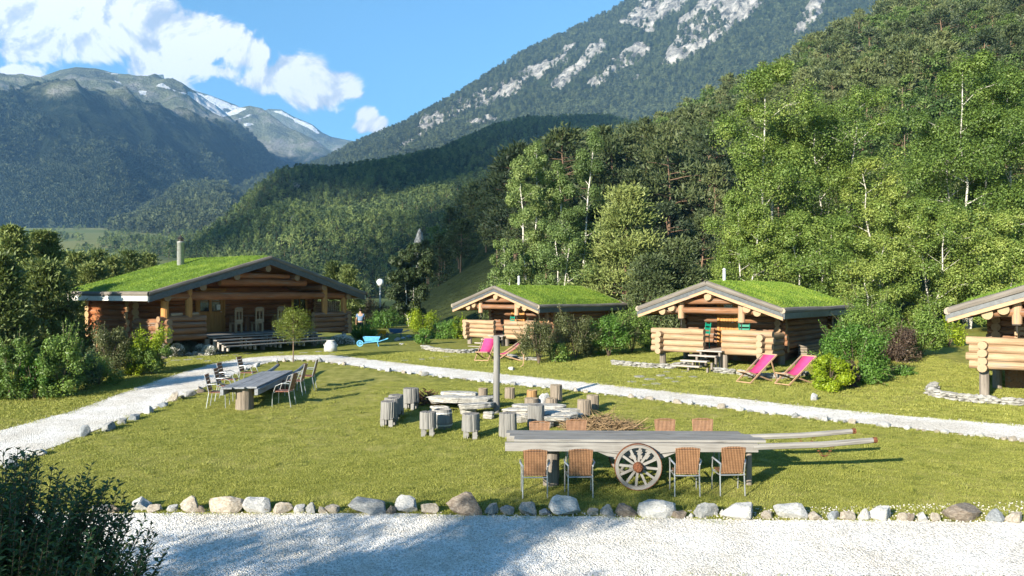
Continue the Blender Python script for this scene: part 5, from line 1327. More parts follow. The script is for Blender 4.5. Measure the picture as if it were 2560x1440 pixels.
big = [i for i, q in enumerate(front) if q[2] >= 76]; marks = {2: 'large white grey boulder beside the dark foreground bush', 7: 'large tan and grey boulder in the left part of the front stone row', 8: 'large white boulder right beside the large tan boulder', 15: 'long flat grey boulder near the middle of the front stone row', 19: 'big brown domed boulder in the front stone row', 24: 'big white blocky boulder left of the cart wheel', 28: 'largest white boulder, in the front row just below the cart wheel', 34: 'low wedge shaped white boulder right of the cart table', 36: 'square white boulder, second big one right of the cart table', 41: 'white domed boulder in the right part of the front stone row', 46: 'long flat brown boulder near the right end of the front row'}
short = {2: 'the dark bush boulder', 7: 'the big tan boulder', 8: 'the big white boulder', 15: 'the long flat grey boulder', 19: 'the brown domed boulder', 24: 'the blocky white boulder', 28: 'the largest white boulder', 34: 'the wedge shaped boulder', 36: 'the square white boulder', 41: 'the white domed boulder', 46: 'the long flat brown boulder'}
mk_ = sorted(marks); ordn = ['first', 'second', 'third', 'fourth', 'fifth', 'sixth', 'seventh', 'eighth']
for i, (px, py, wp, hp_, c) in enumerate(front):
    p = gp(px, py); w_ = wp/F*p.y; h_ = hp_/F*p.y; o = rockobj('boulder' if wp > 70 else 'border_stone', p+Vector((0, w_*.28, h_*.33)), (w_*.63, w_*.44, h_*.88), M_rock[c], i*3+1, random.choice((0, PI))+random.uniform(-.25, .25))
    if i in marks: lb = marks[i]
    else:
        lft = [k for k in mk_ if k < i]
        if lft: k = lft[-1]; lb = f'{wc[c]} stone, {ordn[min(i-k-1, 7)]} to the right of {short[k]}'
        else: lb = f'{wc[c]} stone hidden by the dark foreground bush, {ordn[i]} from the left'
    tag(o, lb, 'boulder' if wp > 70 else 'stone', 'stones edging the white gravel drive')
lp = [(25, 1172, 50, 22, 'blue'), (62, 1150, 34, 16, 'grey'), (92, 1140, 48, 20, 'white'), (205, 1092, 30, 28, 'blue'), (262, 1078, 52, 22, 'grey'), (300, 1062, 30, 20, 'grey'), (334, 1050, 34, 18, 'blue'), (368, 1034, 40, 16, 'white'), (405, 1018, 40, 14, 'blue'), (432, 1003, 34, 26, 'tan'), (468, 992, 36, 15, 'grey'), (498, 982, 26, 10, 'brown'), (455, 997, 20, 10, 'brown')]
ll = ['blue grey stone nearest the left edge on the inner side of the path', 'flat grey stone low on the left path edge behind the bush tips', 'pale stone on the left path edge above the dark bush', 'chunky blue grey block standing on the left path edge', 'low grey slab right of the chunky blue block', 'grey stone between the low slab and the blue lump on the left path', 'blue lump stone midway along the left path edge', 'flat white stone midway along the left path edge', 'flat blue stone before the spiky tan rock', 'spiky tan rock on the left path edge', 'grey slab just right of the spiky tan rock', 'small brown stone nearest the left table on the path edge', 'small brown chip beside the spiky tan rock']
for i, (px, py, wp, hp_, c) in enumerate(lp):
    p = gp(px, py); w_ = wp/F*p.y; h_ = hp_/F*p.y; tag(rockobj('border_stone', p+Vector((0, w_*.2, h_*.3)), (w_*.58, w_*.4, h_*.85), M_rock[c], i*5+2), ll[i], 'stone', 'stones along the left gravel path')
i = 0; n_ = len(INN)
ih = 0
for k in range(4, len(inner_px)-2):
    (x0, y0), (x1, y1) = inner_px[k], inner_px[k+1]; s_ = x0
    if x0 < 500: continue
    while s_ < x1:
        wp = random.choice((9, 11, 13, 16, 20, 24))*(1+.35*max(0, (s_-1400)/1100)); t = (s_-x0)/(x1-x0); p = gp(s_, y0+(y1-y0)*t+2); w_ = wp/F*p.y; hp_ = wp*random.uniform(.4, .62); h_ = hp_/F*p.y
        c = random.choice(('white', 'tan', 'grey', 'white', 'tan', 'white')); seg_ = 'left' if s_ < 740 else 'right'
        lab = ('small stone edging the path behind the left table' if s_ < 740 else 'small pale stone edging the far gravel path left of the tall post' if s_ < 1240 else 'pale stone edging the far gravel path beyond the hearth and cart' if s_ < 1950 else 'stone edging the far gravel path at the right of the lawn')
        o = rockobj('border_stone', p+Vector((0, 0, h_*.25)), (w_*.58, w_*.45, h_*.85), M_rock[c], int(s_)); tag(o, lab, 'stone', lab.replace('stone ', 'stones ', 1)); s_ += wp*random.choice((1.0, 1.1, 1.3, 1.8, 2.4))
for (px, py, wp, hp_, lb) in ((1278, 926, 22, 12, 'lone white rock on the grass before the far cabin shrubs'), (2038, 1002, 28, 22, 'lone round white rock below the yellow green bush')):
    p = gp(px, py); w_ = wp/F*p.y; h_ = hp_/F*p.y; tag(rockobj('rock', p+Vector((0, 0, h_*.3)), (w_*.55, w_*.4, h_*.8), M_rock['white'], px), lb, 'rock')
# dry stone edgings
def edging(name, pxs, hpx, lb, raise_=0):
    r = MB(); P = resample([gp(*q) for q in pxs], max(8, int(sum((gp(*a)-gp(*c)).length for a, c in zip(pxs, pxs[1:]))/.16)))
    bm = bmesh.new(); bmesh.ops.create_icosphere(bm, subdivisions=1, radius=1); iv_ = np.array([v.co for v in bm.verts]); if_ = np.array([[v.index for v in f.verts] for f in bm.faces]); bm.free()
    for layer in range(3):
        for q in P:
            hh = hpx/F*q.y; s_ = (random.uniform(.10, .19), random.uniform(.09, .13), hh*.24)
            a = random.uniform(-.5, .5); M_ = np.array(Matrix.Rotation(a, 3, 'Z')); v = (iv_*(1+.18*rng.normal(size=(len(iv_), 1)))*np.array(s_))@M_.T
            r.add(v+np.array([q.x+random.uniform(-.06, .06), q.y+random.uniform(-.05, .05), G(q.x, q.y)+hh*(.18+.3*layer)]), if_, None, None)
    return tag(r.build(name, M_slab, None, False), lb, 'stone edging')
edging('stone_edging', [(1533, 912), (1570, 916), (1620, 920), (1680, 922), (1722, 914)], 13, 'dry stone edging left of the wooden steps of the right cabin')
edging('stone_edging', [(1795, 932), (1820, 936), (1850, 938), (1880, 945), (1940, 948), (2010, 942)], 15, 'dry stone edging behind the pair of pink deck chairs')
edging('stone_edging', [(1062, 872), (1085, 878), (1120, 882), (1160, 884), (1200, 880)], 10, 'dry stone edging left of the deck chair at the far cabin')
edging('stone_edging', [(1270, 893), (1300, 900), (1345, 903)], 9, 'short dry stone edging right of the tall post at the far cabin')
edging('stone_edging', [(2335, 976), (2322, 985), (2345, 994), (2400, 1003), (2480, 1010), (2600, 1018), (2700, 1024)], 20, 'dry stone edging before the cabin at the right edge')
edging('stone_edging', [(400, 893), (450, 890), (520, 890), (560, 884)], 12, 'dark dry stone edging under the flowers by the lodge steps')
# stepping stones
def steppers(pts, grp, lb):
    for k, (px, py, wp) in enumerate(pts):
        p = gp(px, py); w_ = wp/F*p.y; m = MB(); n = 7; P = []
        for j in range(n): a = 2*PI*j/n; P.append((w_*.5*math.cos(a)*random.uniform(.8, 1.1), w_*.42*math.sin(a)*random.uniform(.8, 1.1), 0))
        m.prism(P, (0, 0, .035)); o = m.build('stepping_stone', M_slab); o.location = p-Vector((0, 0, .012)); o.rotation_euler = (.065, 0, 0); tag(o, lb, 'stepping stone', grp)
steppers([(1580, 955, 26), (1600, 942, 30), (1625, 949, 34), (1652, 939, 28), (1640, 960, 30), (1672, 946, 28), (1668, 930, 22), (1700, 943, 20), (1735, 943, 26), (1712, 930, 20), (1690, 955, 22), (1615, 963, 24)], 'stepping stones before the right cabin', 'flat grey stepping stone in the grass before the right cabin steps')
steppers([(1012, 902, 20), (1055, 899, 18), (1080, 896, 16), (1115, 893, 18), (1100, 900, 18), (1135, 889, 16), (1150, 884, 14)], 'stepping stones before the far cabin', 'flat pale stepping stone in the grass left of the far cabin deck chairs')
steppers([(410, 908, 30), (440, 902, 26), (470, 900, 24), (500, 898, 22), (560, 890, 24), (590, 888, 22), (620, 885, 26), (650, 887, 20), (700, 884, 24), (760, 883, 24), (795, 880, 20), (540, 882, 20), (600, 879, 20), (830, 886, 22), (480, 893, 22), (520, 903, 20)], 'stepping stones along the lodge', 'flat stepping stone in the grass between the lodge steps and the path')
# ============================================================ shrubs and flowers
def bush(px, py, wpx, top, mat, lb, seed, n=4500, leaf=.07, cat='bush', spiky=.25, name='bush', yoff=0, stemk=9, lowf=.12, grp=None, yscale=.8, mat2=None):
    p = gp(px, py); w_ = wpx/F*p.y; h_ = (py-top)/F*p.y; r_ = random.Random(seed); T = MB(); C = MB(); C2 = MB()
    p.y += w_*.3; p.z = G(p.x, p.y)
    cl = []
    for k in range(stemk):
        a = 2*PI*k/stemk+r_.uniform(-.3, .3); rr_ = w_*.42*r_.uniform(.3, 1); e_ = Vector((rr_*math.cos(a), rr_*math.sin(a)*yscale, h_*r_.uniform(.55, .9)))
        m_ = Vector((e_.x*.35, e_.y*.35, e_.z*.45)); T.tube([(0, 0, -.05), m_, e_], [.018, .013, .006], 5, False)
    for k in range(30):
        a = r_.random()*6.28; t = r_.random(); z = h_*(lowf+(1-lowf)*t*.93); env = math.sqrt(max(0.0, 1-((z/h_-.48)/.56)**2)); rr_ = w_*.5*env*r_.random()**.4*.86
        cl.append((np.array([rr_*math.cos(a), rr_*math.sin(a)*yscale, z]), w_*r_.uniform(.10, .17)))
    per = int(n*1.25)//30
    for c, s_ in cl:
        k = int(per*r_.uniform(.7, 1.3)); P = rng.normal(size=(k, 3)); P /= np.linalg.norm(P, axis=1, keepdims=True)+1e-6; P *= rng.random((k, 1))**.5*s_*1.25; P = P+c; P[:, 2] = np.maximum(P[:, 2], .04)
        (C2 if mat2 and c[2] > h_*.55 else C).leaves(P, leaf, .25, c-np.array([0, 0, s_*.2]))
    ns = int(spiky*90)
    for k in range(ns):          # shoots that break the outline
        c, s_ = cl[r_.randrange(len(cl))]; d_ = Vector(c)-Vector((0, 0, h_*.35)); d_.normalize(); d_ = (d_+Vector((r_.uniform(-.3, .3), r_.uniform(-.3, .3), r_.uniform(.2, .8)))).normalized()
        L_ = r_.uniform(.12, .32)*min(h_, w_); s0 = Vector(c)+d_*s_*.8; P = np.array([s0+d_*L_*j/9+Vector((r_.uniform(-.02, .02), r_.uniform(-.02, .02), 0)) for j in range(10)])
        (C2 if mat2 else C).leaves(np.repeat(P, 2, 0)+rng.normal(size=(20, 3))*.015, leaf*.85, .2); T.tube([s0, s0+d_*L_], [.006, .003], 4, False)
    r = empty(name, p, 0, lb, cat, grp); C.build('foliage', mat, r, True); T.build('stems', M_bark2, r)
    if mat2: C2.build('pale_foliage', mat2, r, True)
    return r
# row at left
bush(5, 1008, 110, 850, L_bush, 'dark green shrub cut by the left edge of the photo', 1, 7000, .07, spiky=.5)
bush(128, 1000, 140, 848, L_bush, 'tall loose blue green shrub, second from the left edge', 2, 9000, .07, spiky=.6)
bush(72, 1003, 80, 890, L_mid, 'narrow fresh green shrub in front of the tall loose shrub', 3, 5000, .07, spiky=.3)
bush(175, 982, 120, 893, L_dark, 'low dark brownish shrub on short stems beside the path', 4, 5500, .06, spiky=.1, lowf=.3)
bush(255, 948, 118, 828, L_olive, 'rounded olive green shrub left of the bright yellow one', 5, 8000, .06, spiky=.2)
bush(228, 968, 110, 905, L_bush, 'low grey green shrub spreading before the olive shrub', 6, 4000, .06, spiky=.3)
bush(362, 940, 112, 820, L_bush, 'shrub with a bright yellow green top and dark lower half, next to the lodge corner', 7, 8000, .06, spiky=.2, mat2=L_yel)
bush(330, 942, 60, 900, L_yel, 'small yellow leaved shrub under the bright topped shrub', 71, 1500, .06, spiky=.2)
bush(312, 900, 60, 862, L_bush, 'dark shrub squeezed between the olive and the bright topped shrubs', 8, 3500, .06, spiky=.4)
bush(60, 900, 120, 815, L_dark, 'dim shrub behind the left row, beside the white pickets', 9, 5000, .07, spiky=.5)
bush(205, 862, 70, 815, L_dark, 'shaded shrub against the left wall of the lodge', 72, 1600, .08, spiky=.3)
bush(20, 850, 190, 740, L_dark, 'deeply shaded thicket at the far left', 73, 6000, .09, spiky=.3)
bush(110, 832, 140, 735, L_dark, 'deeply shaded thicket left of the lodge', 74, 6000, .09, spiky=.3)
# around the lamp and the far cabin
bush(1052, 838, 86, 776, L_yel, 'round yellow green bush right of the lamp post', 10, 5000, .08, spiky=.1)
bush(1057, 862, 44, 826, L_mid, 'small green bush in front of the round yellow green bush', 11, 1800, .07, spiky=.2)
bush(1108, 848, 90, 806, L_mid, 'leafy green bush left of the far cabin railing', 12, 3500, .08, spiky=.2)
bush(1146, 848, 44, 790, L_yel, 'narrow yellowish bush touching the far cabin railing', 13, 1800, .08, spiky=.2)
bush(1347, 914, 108, 812, L_olive, 'olive bush on thin bare stems right of the tall post', 14, 5200, .06, spiky=.35, lowf=.3)
bush(1392, 908, 60, 862, L_bush, 'low dark bush at the foot of the olive bush', 15, 2200, .07)
bush(1442, 902, 130, 788, L_olive, 'dense grey green bush, middle of the three between the cabins', 16, 7500, .06, spiky=.3)
bush(1525, 895, 110, 792, L_mid, 'bright green bush right of the dense grey green one', 17, 5500, .07, spiky=.2)
bush(1480, 888, 70, 835, L_dark, 'dark low bush between the grey green and bright green bushes', 18, 2500, .07)
bush(1585, 885, 110, 772, L_bush, 'dark green bush touching the left railing of the right cabin', 19, 6500, .07, spiky=.25)
bush(1622, 872, 60, 815, L_mid, 'fresh green bush just left of the right cabin railing', 20, 2500, .07)
# right of the second cabin
bush(2086, 984, 100, 890, L_yel, 'dense yellow green bush right of the deck chairs', 21, 12000, .06, spiky=.1, lowf=.03)
bush(2128, 972, 44, 912, L_purple, 'reddish dark shrub behind the yellow green bush', 22, 2600, .06)
bush(2158, 966, 178, 815, L_mid, 'large bright green bush between the two right cabins', 23, 13000, .07, spiky=.35, lowf=.03)
bush(2195, 905, 160, 745, L_bush, 'tall grey green shrub behind the large bright bush', 24, 9000, .07, spiky=.4)
bush(2262, 912, 130, 815, L_purple, 'purple brown shrub right of the large bright bush', 25, 7000, .06, spiky=.15)
bush(2322, 896, 130, 788, L_bush, 'dark green shrub on bare grey stems near the right cabin', 26, 7500, .07, spiky=.2, lowf=.3)
bush(2385, 868, 80, 806, L_yel, 'yellow shrub behind the left end of the edge cabin', 27, 2600, .08, spiky=.3)
bush(2270, 942, 50, 925, L_mid, 'creeping low plant before the purple shrub', 28, 600, .06)
# behind the lodge
bush(925, 815, 110, 752, leafmat('bronze_leaf', (.05, .035, .02), (.10, .085, .035), (.17, .15, .07), .25), 'bronze leaved shrub behind the crouching person', 29, 4500, .1, spiky=.5)
bush(960, 822, 80, 780, L_mid, 'tall grassy plants at the foot of the lamp post', 30, 2500, .1, spiky=.6)
bush(1000, 810, 90, 790, L_bush, 'low green ground plants right of the lamp post', 33, 1500, .1)
# flowers
def tuft(px, py, wpx, top, mat, lb, n, ln, w_, name='plant', cat='plant', spread=.6, grp=None, head=None):
    p = gp(px, py); W_ = wpx/F*p.y; H_ = (py-top)/F*p.y; m = MB(); k = n
    a = rng.random(k)*6.283; rr_ = rng.random(k)**.5*W_*.28; P = np.stack([rr_*np.cos(a), rr_*np.sin(a), np.zeros(k)], 1); D = np.stack([np.cos(a)*spread*rr_/(W_*.28), np.sin(a)*spread*rr_/(W_*.28), np.ones(k)], 1)+rng.normal(size=(k, 3))*.15
    m.needles(P, D, H_*ln, w_)
    r = empty(name, p+Vector((0, W_*.3, 0)), 0, lb, cat, grp); m.build('leaves', mat, r, True)
    if head:
        h_ = MB(); ph = rng.random(head)*6.283; zz = rng.random(head)**.6; q = np.stack([np.cos(ph)*np.sqrt(1-zz**2)*W_*.5, np.sin(ph)*np.sqrt(1-zz**2)*W_*.45, zz*H_], 1)
        h_.leaves(q+rng.normal(size=q.shape)*.02, .045, .5); h_.build('blossoms', L_flower, r, True)
    return r
tuft(437, 893, 42, 860, L_lav, 'cushion of white flowers left of the lodge steps', 400, .9, .02, 'flower_cushion', 'flowers', .9, None, 1300)
tuft(497, 888, 34, 862, L_lav, 'left half of the twin white flower cushions at the lodge steps', 300, .9, .02, 'flower_cushion', 'flowers', .9, None, 1000)
tuft(518, 890, 36, 864, L_lav, 'right half of the twin white flower cushions at the lodge steps', 300, .9, .02, 'flower_cushion', 'flowers', .9, None, 1000)
tuft(850, 862, 66, 838, L_lav, 'wide cushion of white flowers behind the pale pot', 400, .9, .02, 'flower_cushion', 'flowers', .9, None, 1800)
tuft(465, 880, 36, 855, L_lav, 'grey green lavender tuft between the white flower cushions', 700, 1.0, .025, 'lavender', 'plant', .5)
tuft(530, 878, 34, 858, L_lav, 'grey green lavender tuft at the left end of the lodge steps', 600, 1.0, .025, 'lavender', 'plant', .5)
tuft(905, 850, 66, 815, L_iris, 'clump of tall sword leaved plants beside the lodge corner', 420, 1.1, .045, 'iris_clump', 'plant', .8)
tuft(418, 885, 24, 845, L_iris, 'small sword leaved plant under the lodge corner logs', 60, 1.1, .04, 'iris_clump', 'plant', .6)
# weeds along the right roof edge of the lodge are part of its turf; the young tree by the path
def young_tree():
    p = gp(733, 906); h_ = (906-768)/F*p.y; w_ = 86/F*p.y; T = MB(); C = MB(); T.tube([(0, 0, -.05), (.01, 0, h_*.4), (0, 0, h_*.9)], [.028, .022, .008], 7); cl = []
    for k in range(26):
        a = k*2.4; t = (k+.5)/26; z = h_*(.42+.5*t); rr_ = w_*.5*math.sin(PI*(.15+.75*t))*random.uniform(.5, 1.05); c = Vector((rr_*math.cos(a), rr_*math.sin(a), z+rr_*.15)); T.tube([(0, 0, z-.15), c], [.009, .003], 4, False); cl.append(c)
    for c in cl:
        P = rng.normal(size=(210, 3))*w_*.085+np.array(c); C.leaves(P, .06, .1, np.array(c)-np.array([0, 0, .05]), .35)
    r = empty('young_tree', p, 0, 'slender young tree with round yellow green crown by the path before the lodge', 'tree'); C.build('crown', leafmat('maple_leaf', (.07, .10, .015), (.14, .18, .025), (.24, .27, .05), .35, .5, 2.5), r, True); T.build('trunk', M_bark2, r)
young_tree()

# dark privet bush in the foreground
def privet():
    T = MB(); C = MB(); r_ = random.Random(5); base = Vector((-4.75, 7.3, G(-4.75, 7.3))); V = []; E_ = []
    pts = []; dirs = []
    for k in range(1700):
        a = r_.random()*6.283; t = r_.random()**.55; rad = Vector((math.cos(a)*1.55*t, math.sin(a)*1.05*t, 0)); top_ = math.sqrt(max(0, 1-(t*.93)**2))
        hz = 2.88*(.55+.45*top_)*(1-.62*r_.random()**.8); tip = rad+Vector((r_.uniform(-.1, .1), r_.uniform(-.1, .1), hz)); st = Vector((rad.x*.45, rad.y*.45, max(.1, hz-r_.uniform(.7, 1.5)))); md = st.lerp(tip, .5)+Vector((rad.x*.1, rad.y*.1, 0))
        if r_.random() < .35: T.tube([(rad.x*.12, rad.y*.12, .0), st], [.014, .008], 4, False)
        T.tube([st, md, tip], [.007, .005, .0025], 4, False); L_ = (tip-st).length; n = int(L_/.045)
        for j in range(n):
            f = (j+.5)/n; q = st.lerp(md, f*2) if f < .5 else md.lerp(tip, f*2-1); az = (PI/2 if j % 2 else 0)+k
            for s_ in (0, PI):
                d_ = Vector((math.cos(az+s_), math.sin(az+s_), .75)).normalized(); pts.append(q+d_*.012); dirs.append(d_)
    P = np.array(pts); D = np.array(dirs); n = len(P); B = np.cross(D, np.array([0, 0, 1.0])); B /= np.linalg.norm(B, axis=1, keepdims=True)+1e-6; B += rng.normal(size=B.shape)*.25; N = np.cross(B, D)
    sz = .066*rng.uniform(.6, 1.25, (n, 1)); w_ = sz*.24
    V = np.stack([P, P+D*sz*.4+B*w_+N*w_*.5, P+D*sz-N*sz*.12, P+D*sz*.4-B*w_+N*w_*.5], 1).reshape(-1, 3); f = (np.arange(n)*4)[:, None]+np.array([0, 1, 2, 3])[None]
    C.add(V, f, None, np.repeat(rng.random(n), 4))
    r = empty('privet_bush', base, 0, 'dark leafy bush in the lower left corner, nearest the viewer', 'bush'); C.build('foliage', L_dark, r, False); T.build('stems', M_bark2, r)
privet()
# trees standing left behind the viewer; they shade the drive
for k, (x, y, h_, w_, n, lb) in enumerate(((-11.3, -2.2, 8.3, 7.6, 13000, 'birch behind the viewer at the left, nearer one'), (-15.6, -2.4, 7.2, 6.0, 9000, 'birch behind the viewer at the left, farther one'))):
    T, C = broad_parts(h_, w_, n, .15, 900+k, 2, .15, False, .2, .08); plant('birch_tree', T, C, M_birch, L_birch, Vector((x, y, G(x, y))), lb, 'birch')

# ============================================================ small things
# lamp post with globe
p = gp(951, 812); x = p.x; r = empty('lamp_post', p, 0, 'white lamp post with an opal globe between the lodge and the far cabin', 'lamp post')
hl = (812-716)/F*p.y; m = MB(); m.tube([(0, 0, -.1), (-.02, 0, hl)], [.085, .06], 10); m.build('pole', M_white, r)
m = MB(); rg = 9.5/F*p.y; m.lathe((-.02, 0, hl), [(rg*math.sin(t*PI/10)+.001, rg-rg*math.cos(t*PI/10)) for t in range(11)], 20); m.build('globe', M_globe, r, True)
# pale pot (zinc)
p = gp(824, 880); r = empty('zinc_pot', p+Vector((0, .2, 0)), 0, 'pale zinc pot on the grass before the white flowers', 'pot'); m = MB(); k = 34/F*p.y
m.lathe((0, 0, 0), [(k*.5, 0), (k*.47, k*.35), (k*.42, k*.62), (k*.30, k*.72), (k*.29, k*.8), (k*.33, k*.84), (k*.28, k*.84), (k*.26, k*.7)], 22); m.build('body', plain('zinc', (.48, .49, .48), .5, .3, .4, .12), r, True)
for s in (-1, 1): m = MB(); m.tube([(s*k*.44, 0, k*.5), (s*k*.52, 0, k*.56), (s*k*.5, 0, k*.42)], .012, 6); m.build('handle', M_metal, r)
# wheelbarrows
def barrow(p, rz, mat, lb, tip=0):
    r = empty('wheelbarrow', p, rz, lb, 'wheelbarrow'); m = MB(); r.scale = (.78, .78, .78)
    m.add([(-.42, -.28, .32), (.38, -.22, .30), (.38, .22, .30), (-.42, .28, .32), (-.55, -.36, .62), (.52, -.32, .60), (.52, .32, .60), (-.55, .36, .62), (-.40, -.26, .34), (.36, -.2, .32), (.36, .2, .32), (-.40, .26, .34), (-.52, -.34, .62), (.49, -.30, .60), (.49, .30, .60), (-.52, .34, .62)],
          [(0, 3, 2, 1), (0, 1, 5, 4), (1, 2, 6, 5), (2, 3, 7, 6), (3, 0, 4, 7), (8, 9, 10, 11), (8, 12, 13, 9), (9, 13, 14, 10), (10, 14, 15, 11), (11, 15, 12, 8), (4, 5, 13, 12), (5, 6, 14, 13), (6, 7, 15, 14), (7, 4, 12, 15)]); m.build('tray', mat, r)
    for s in (-1, 1): m = MB(); m.tube([(-.75, s*.05, .18), (-.2, s*.2, .26), (.5, s*.27, .34), (1.0, s*.3, .5)], .022, 6); m.build('handle', mat, r)
    for s in (-1, 1): m = MB(); m.tube([(.35, s*.25, .3), (.42, s*.27, .0)], .02, 6); m.build('leg', mat, r)
    w_ = MB(); V = []; sg = 20
    for k in range(sg):
        a = 2*PI*k/sg
        for (rr_, yy_) in ((.15, -.03), (.15, .03), (.2, .03), (.2, -.03)): V.append((-.75+rr_*math.cos(a), yy_, .2+rr_*math.sin(a)))
    w_.add(V, [(k*4+j, k*4+(j+1) % 4, ((k+1) % sg)*4+(j+1) % 4, ((k+1) % sg)*4+j) for k in range(sg) for j in range(4)])
    for k in range(6): a = PI*k/6; w_.bar((-.75-.15*math.cos(a), 0, .2-.15*math.sin(a)), (-.75+.15*math.cos(a), 0, .2+.15*math.sin(a)), .02, .02, (0, 1, 0))
    w_.build('wheel', mat if mat is M_blue else M_dark, r)
    return r
barrow(gp(930, 866), .1, M_blue, 'light blue painted wheelbarrow standing on the grass')
barrow(gp(954, 846), 1.7, M_orange, 'orange yellow tray barrow behind the blue wheelbarrow')
barrow(gp(990, 842), .3, plain('dark_blue_paint', (.05, .12, .26), .5, 0, .4, .2), 'dark blue barrow right of the orange one')
p = gp(960, 820); m = MB(); m.lathe((0, 0, 0), [(.11, 0), (.13, .25), (.1, .28)], 14); m.tube([(.1, 0, .08), (.3, 0, .32)], .02, 6); m.tube([(-.1, 0, .25), (-.2, 0, .32), (-.22, 0, .15), (-.12, 0, .08)], .012, 6); o = m.build('watering_can', M_blue); o.location = p+Vector((0, 0, .12)); tag(o, 'pale blue watering can near the foot of the lamp post', 'watering can')
# rubble and boards by the barrows
for (px, py, wp, c, lb) in ((992, 852, 24, 'tan', 'tan rock pile stone beside the dark blue barrow'), (1008, 848, 20, 'white', 'whitish rock right of the dark blue barrow'), (1022, 845, 26, 'grey', 'grey rock heap left of the small green bush'), (1005, 862, 14, 'white', 'small white stone on the grass below the rocks')):
    p = gp(px, py); w_ = wp/F*p.y; tag(rockobj('rock', p+Vector((0, 0, w_*.12)), (w_*.6, w_*.4, w_*.3), M_rock[c], px), lb, 'rock')
# picket fence bit
p = gp(182, 893); r = empty('picket_fence', p+Vector((0, 2.2, 0)), .1, 'short length of white pickets showing between the left shrubs', 'fence')
for k in range(9):
    m = MB(); x = -.5+k*.125; m.prism([(x-.035, 0, -.1), (x+.035, 0, -.1), (x+.035, 0, .95+.05*math.sin(k)), (x, 0, 1.03), (x-.035, 0, .95)], (0, .02, 0)); m.build('picket', M_white, r)
m = MB(); m.box((0, .035, .3), (1.15, .03, .07)); m.box((0, .035, .75), (1.15, .03, .07)); m.build('rail', M_white, r)
# stick (bent pole) right of the far cabin
p = gp(1300, 919); m = MB(); m.tube([(0, 0, .02), (.12, 0, .1), (.15, 0, .5)], .018, 6); o = m.build('bent_stick', M_cut); o.location = p; tag(o, 'thin bent stick standing in the grass beside the lone white rock', 'stick')
# firewood under the right cabin
p = loc(cab2, 5.05, 3.6, .0); r = empty('firewood_stack', p, RZ1, 'stack of split firewood under the right side of the right cabin', 'firewood'); m = MB()
for i in range(7):
    for k in range(22): m.tube([(-.25+random.uniform(-.03, .03), k*.11, .06+i*.1), (.1, k*.11+random.uniform(-.02, .02), .06+i*.1)], random.uniform(.04, .055), 6, True)
m.build('logs', M_stump, r)
p = loc(lodge, 10.3, .9, zdm); r = empty('firewood_stack', p, RZM, 'stack of split logs on the right end of the lodge porch', 'firewood'); m = MB()
for i in range(14):
    for k in range(10): m.tube([(-.6+k*.13, -.2, .06+i*.1), (-.6+k*.13+random.uniform(-.02, .02), .25, .06+i*.1)], random.uniform(.045, .062), 6, True)
m.build('logs', M_logm, r)
# small planter and jars on the right cabin rail? only what the photograph shows: split logs on the lodge rail
for k, (x, w_) in enumerate(((1.5, .55), (2.3, .5))):
    m = MB(); m.log((x-w_/2, .45, 0), (x+w_/2, .5, .02), .07, 8); o = m.build('split_log', M_log); o.location = loc(lodge, 0, 0, zdm-.14+.13*2*4*.96+.07); o.rotation_euler = (0, 0, RZM); tag(o, ('pale split log lying on the left end of the lodge railing', 'pale split log on the lodge railing nearer the door')[k], 'log')
# rock spire
def spire():
    p = at(1043, 640, 330); z0 = zat(p.x, 330) if False else float(Hz(H2, p.x, 345)); top = (HOR-572)/F*330; m = MB(); bm = bmesh.new(); bmesh.ops.create_icosphere(bm, subdivisions=4, radius=1); P = np.array([v.co for v in bm.verts]); fc = np.array([[v.index for v in f.verts] for f in bm.faces]); bm.free()
    zb = (HOR-650)/F*330; H_ = top-zb
    P = P*np.array([2.5, 3, H_*.5]); t = (P[:, 2]/(H_*.5)+1)/2; P[:, 0] *= (1.15-.6*t); P[:, 0] += t*1.2; P *= (1+.35*(fbm(P[:, 0]*.5, P[:, 2]*.35+P[:, 1]*.4, 5, 4)-.5))[:, None]
    m.add(P, fc); o = m.build('rock_spire', M_spire, None, False); o.location = (p.x, 330, zb+H_*.5); tag(o, 'pale grey rock spire standing out of the dark wooded ravine', 'rock')
def spire_mat():
    m, nt, out = newmat('spire_rock'); b = NB(nt); n = b.noise(b.vm('MULTIPLY', b.obj(), (1, 1, .5)), .8, 7, .7); b.l(b.bsdf(b.ramp(n, [(.38, (.06, .065, .065)), (.5, (.20, .20, .195)), (.62, (.36, .35, .33))]), .9, .1, 0, b.bump(n, 1, .5)), out.inputs[0]); return m
M_spire = spire_mat(); spire()
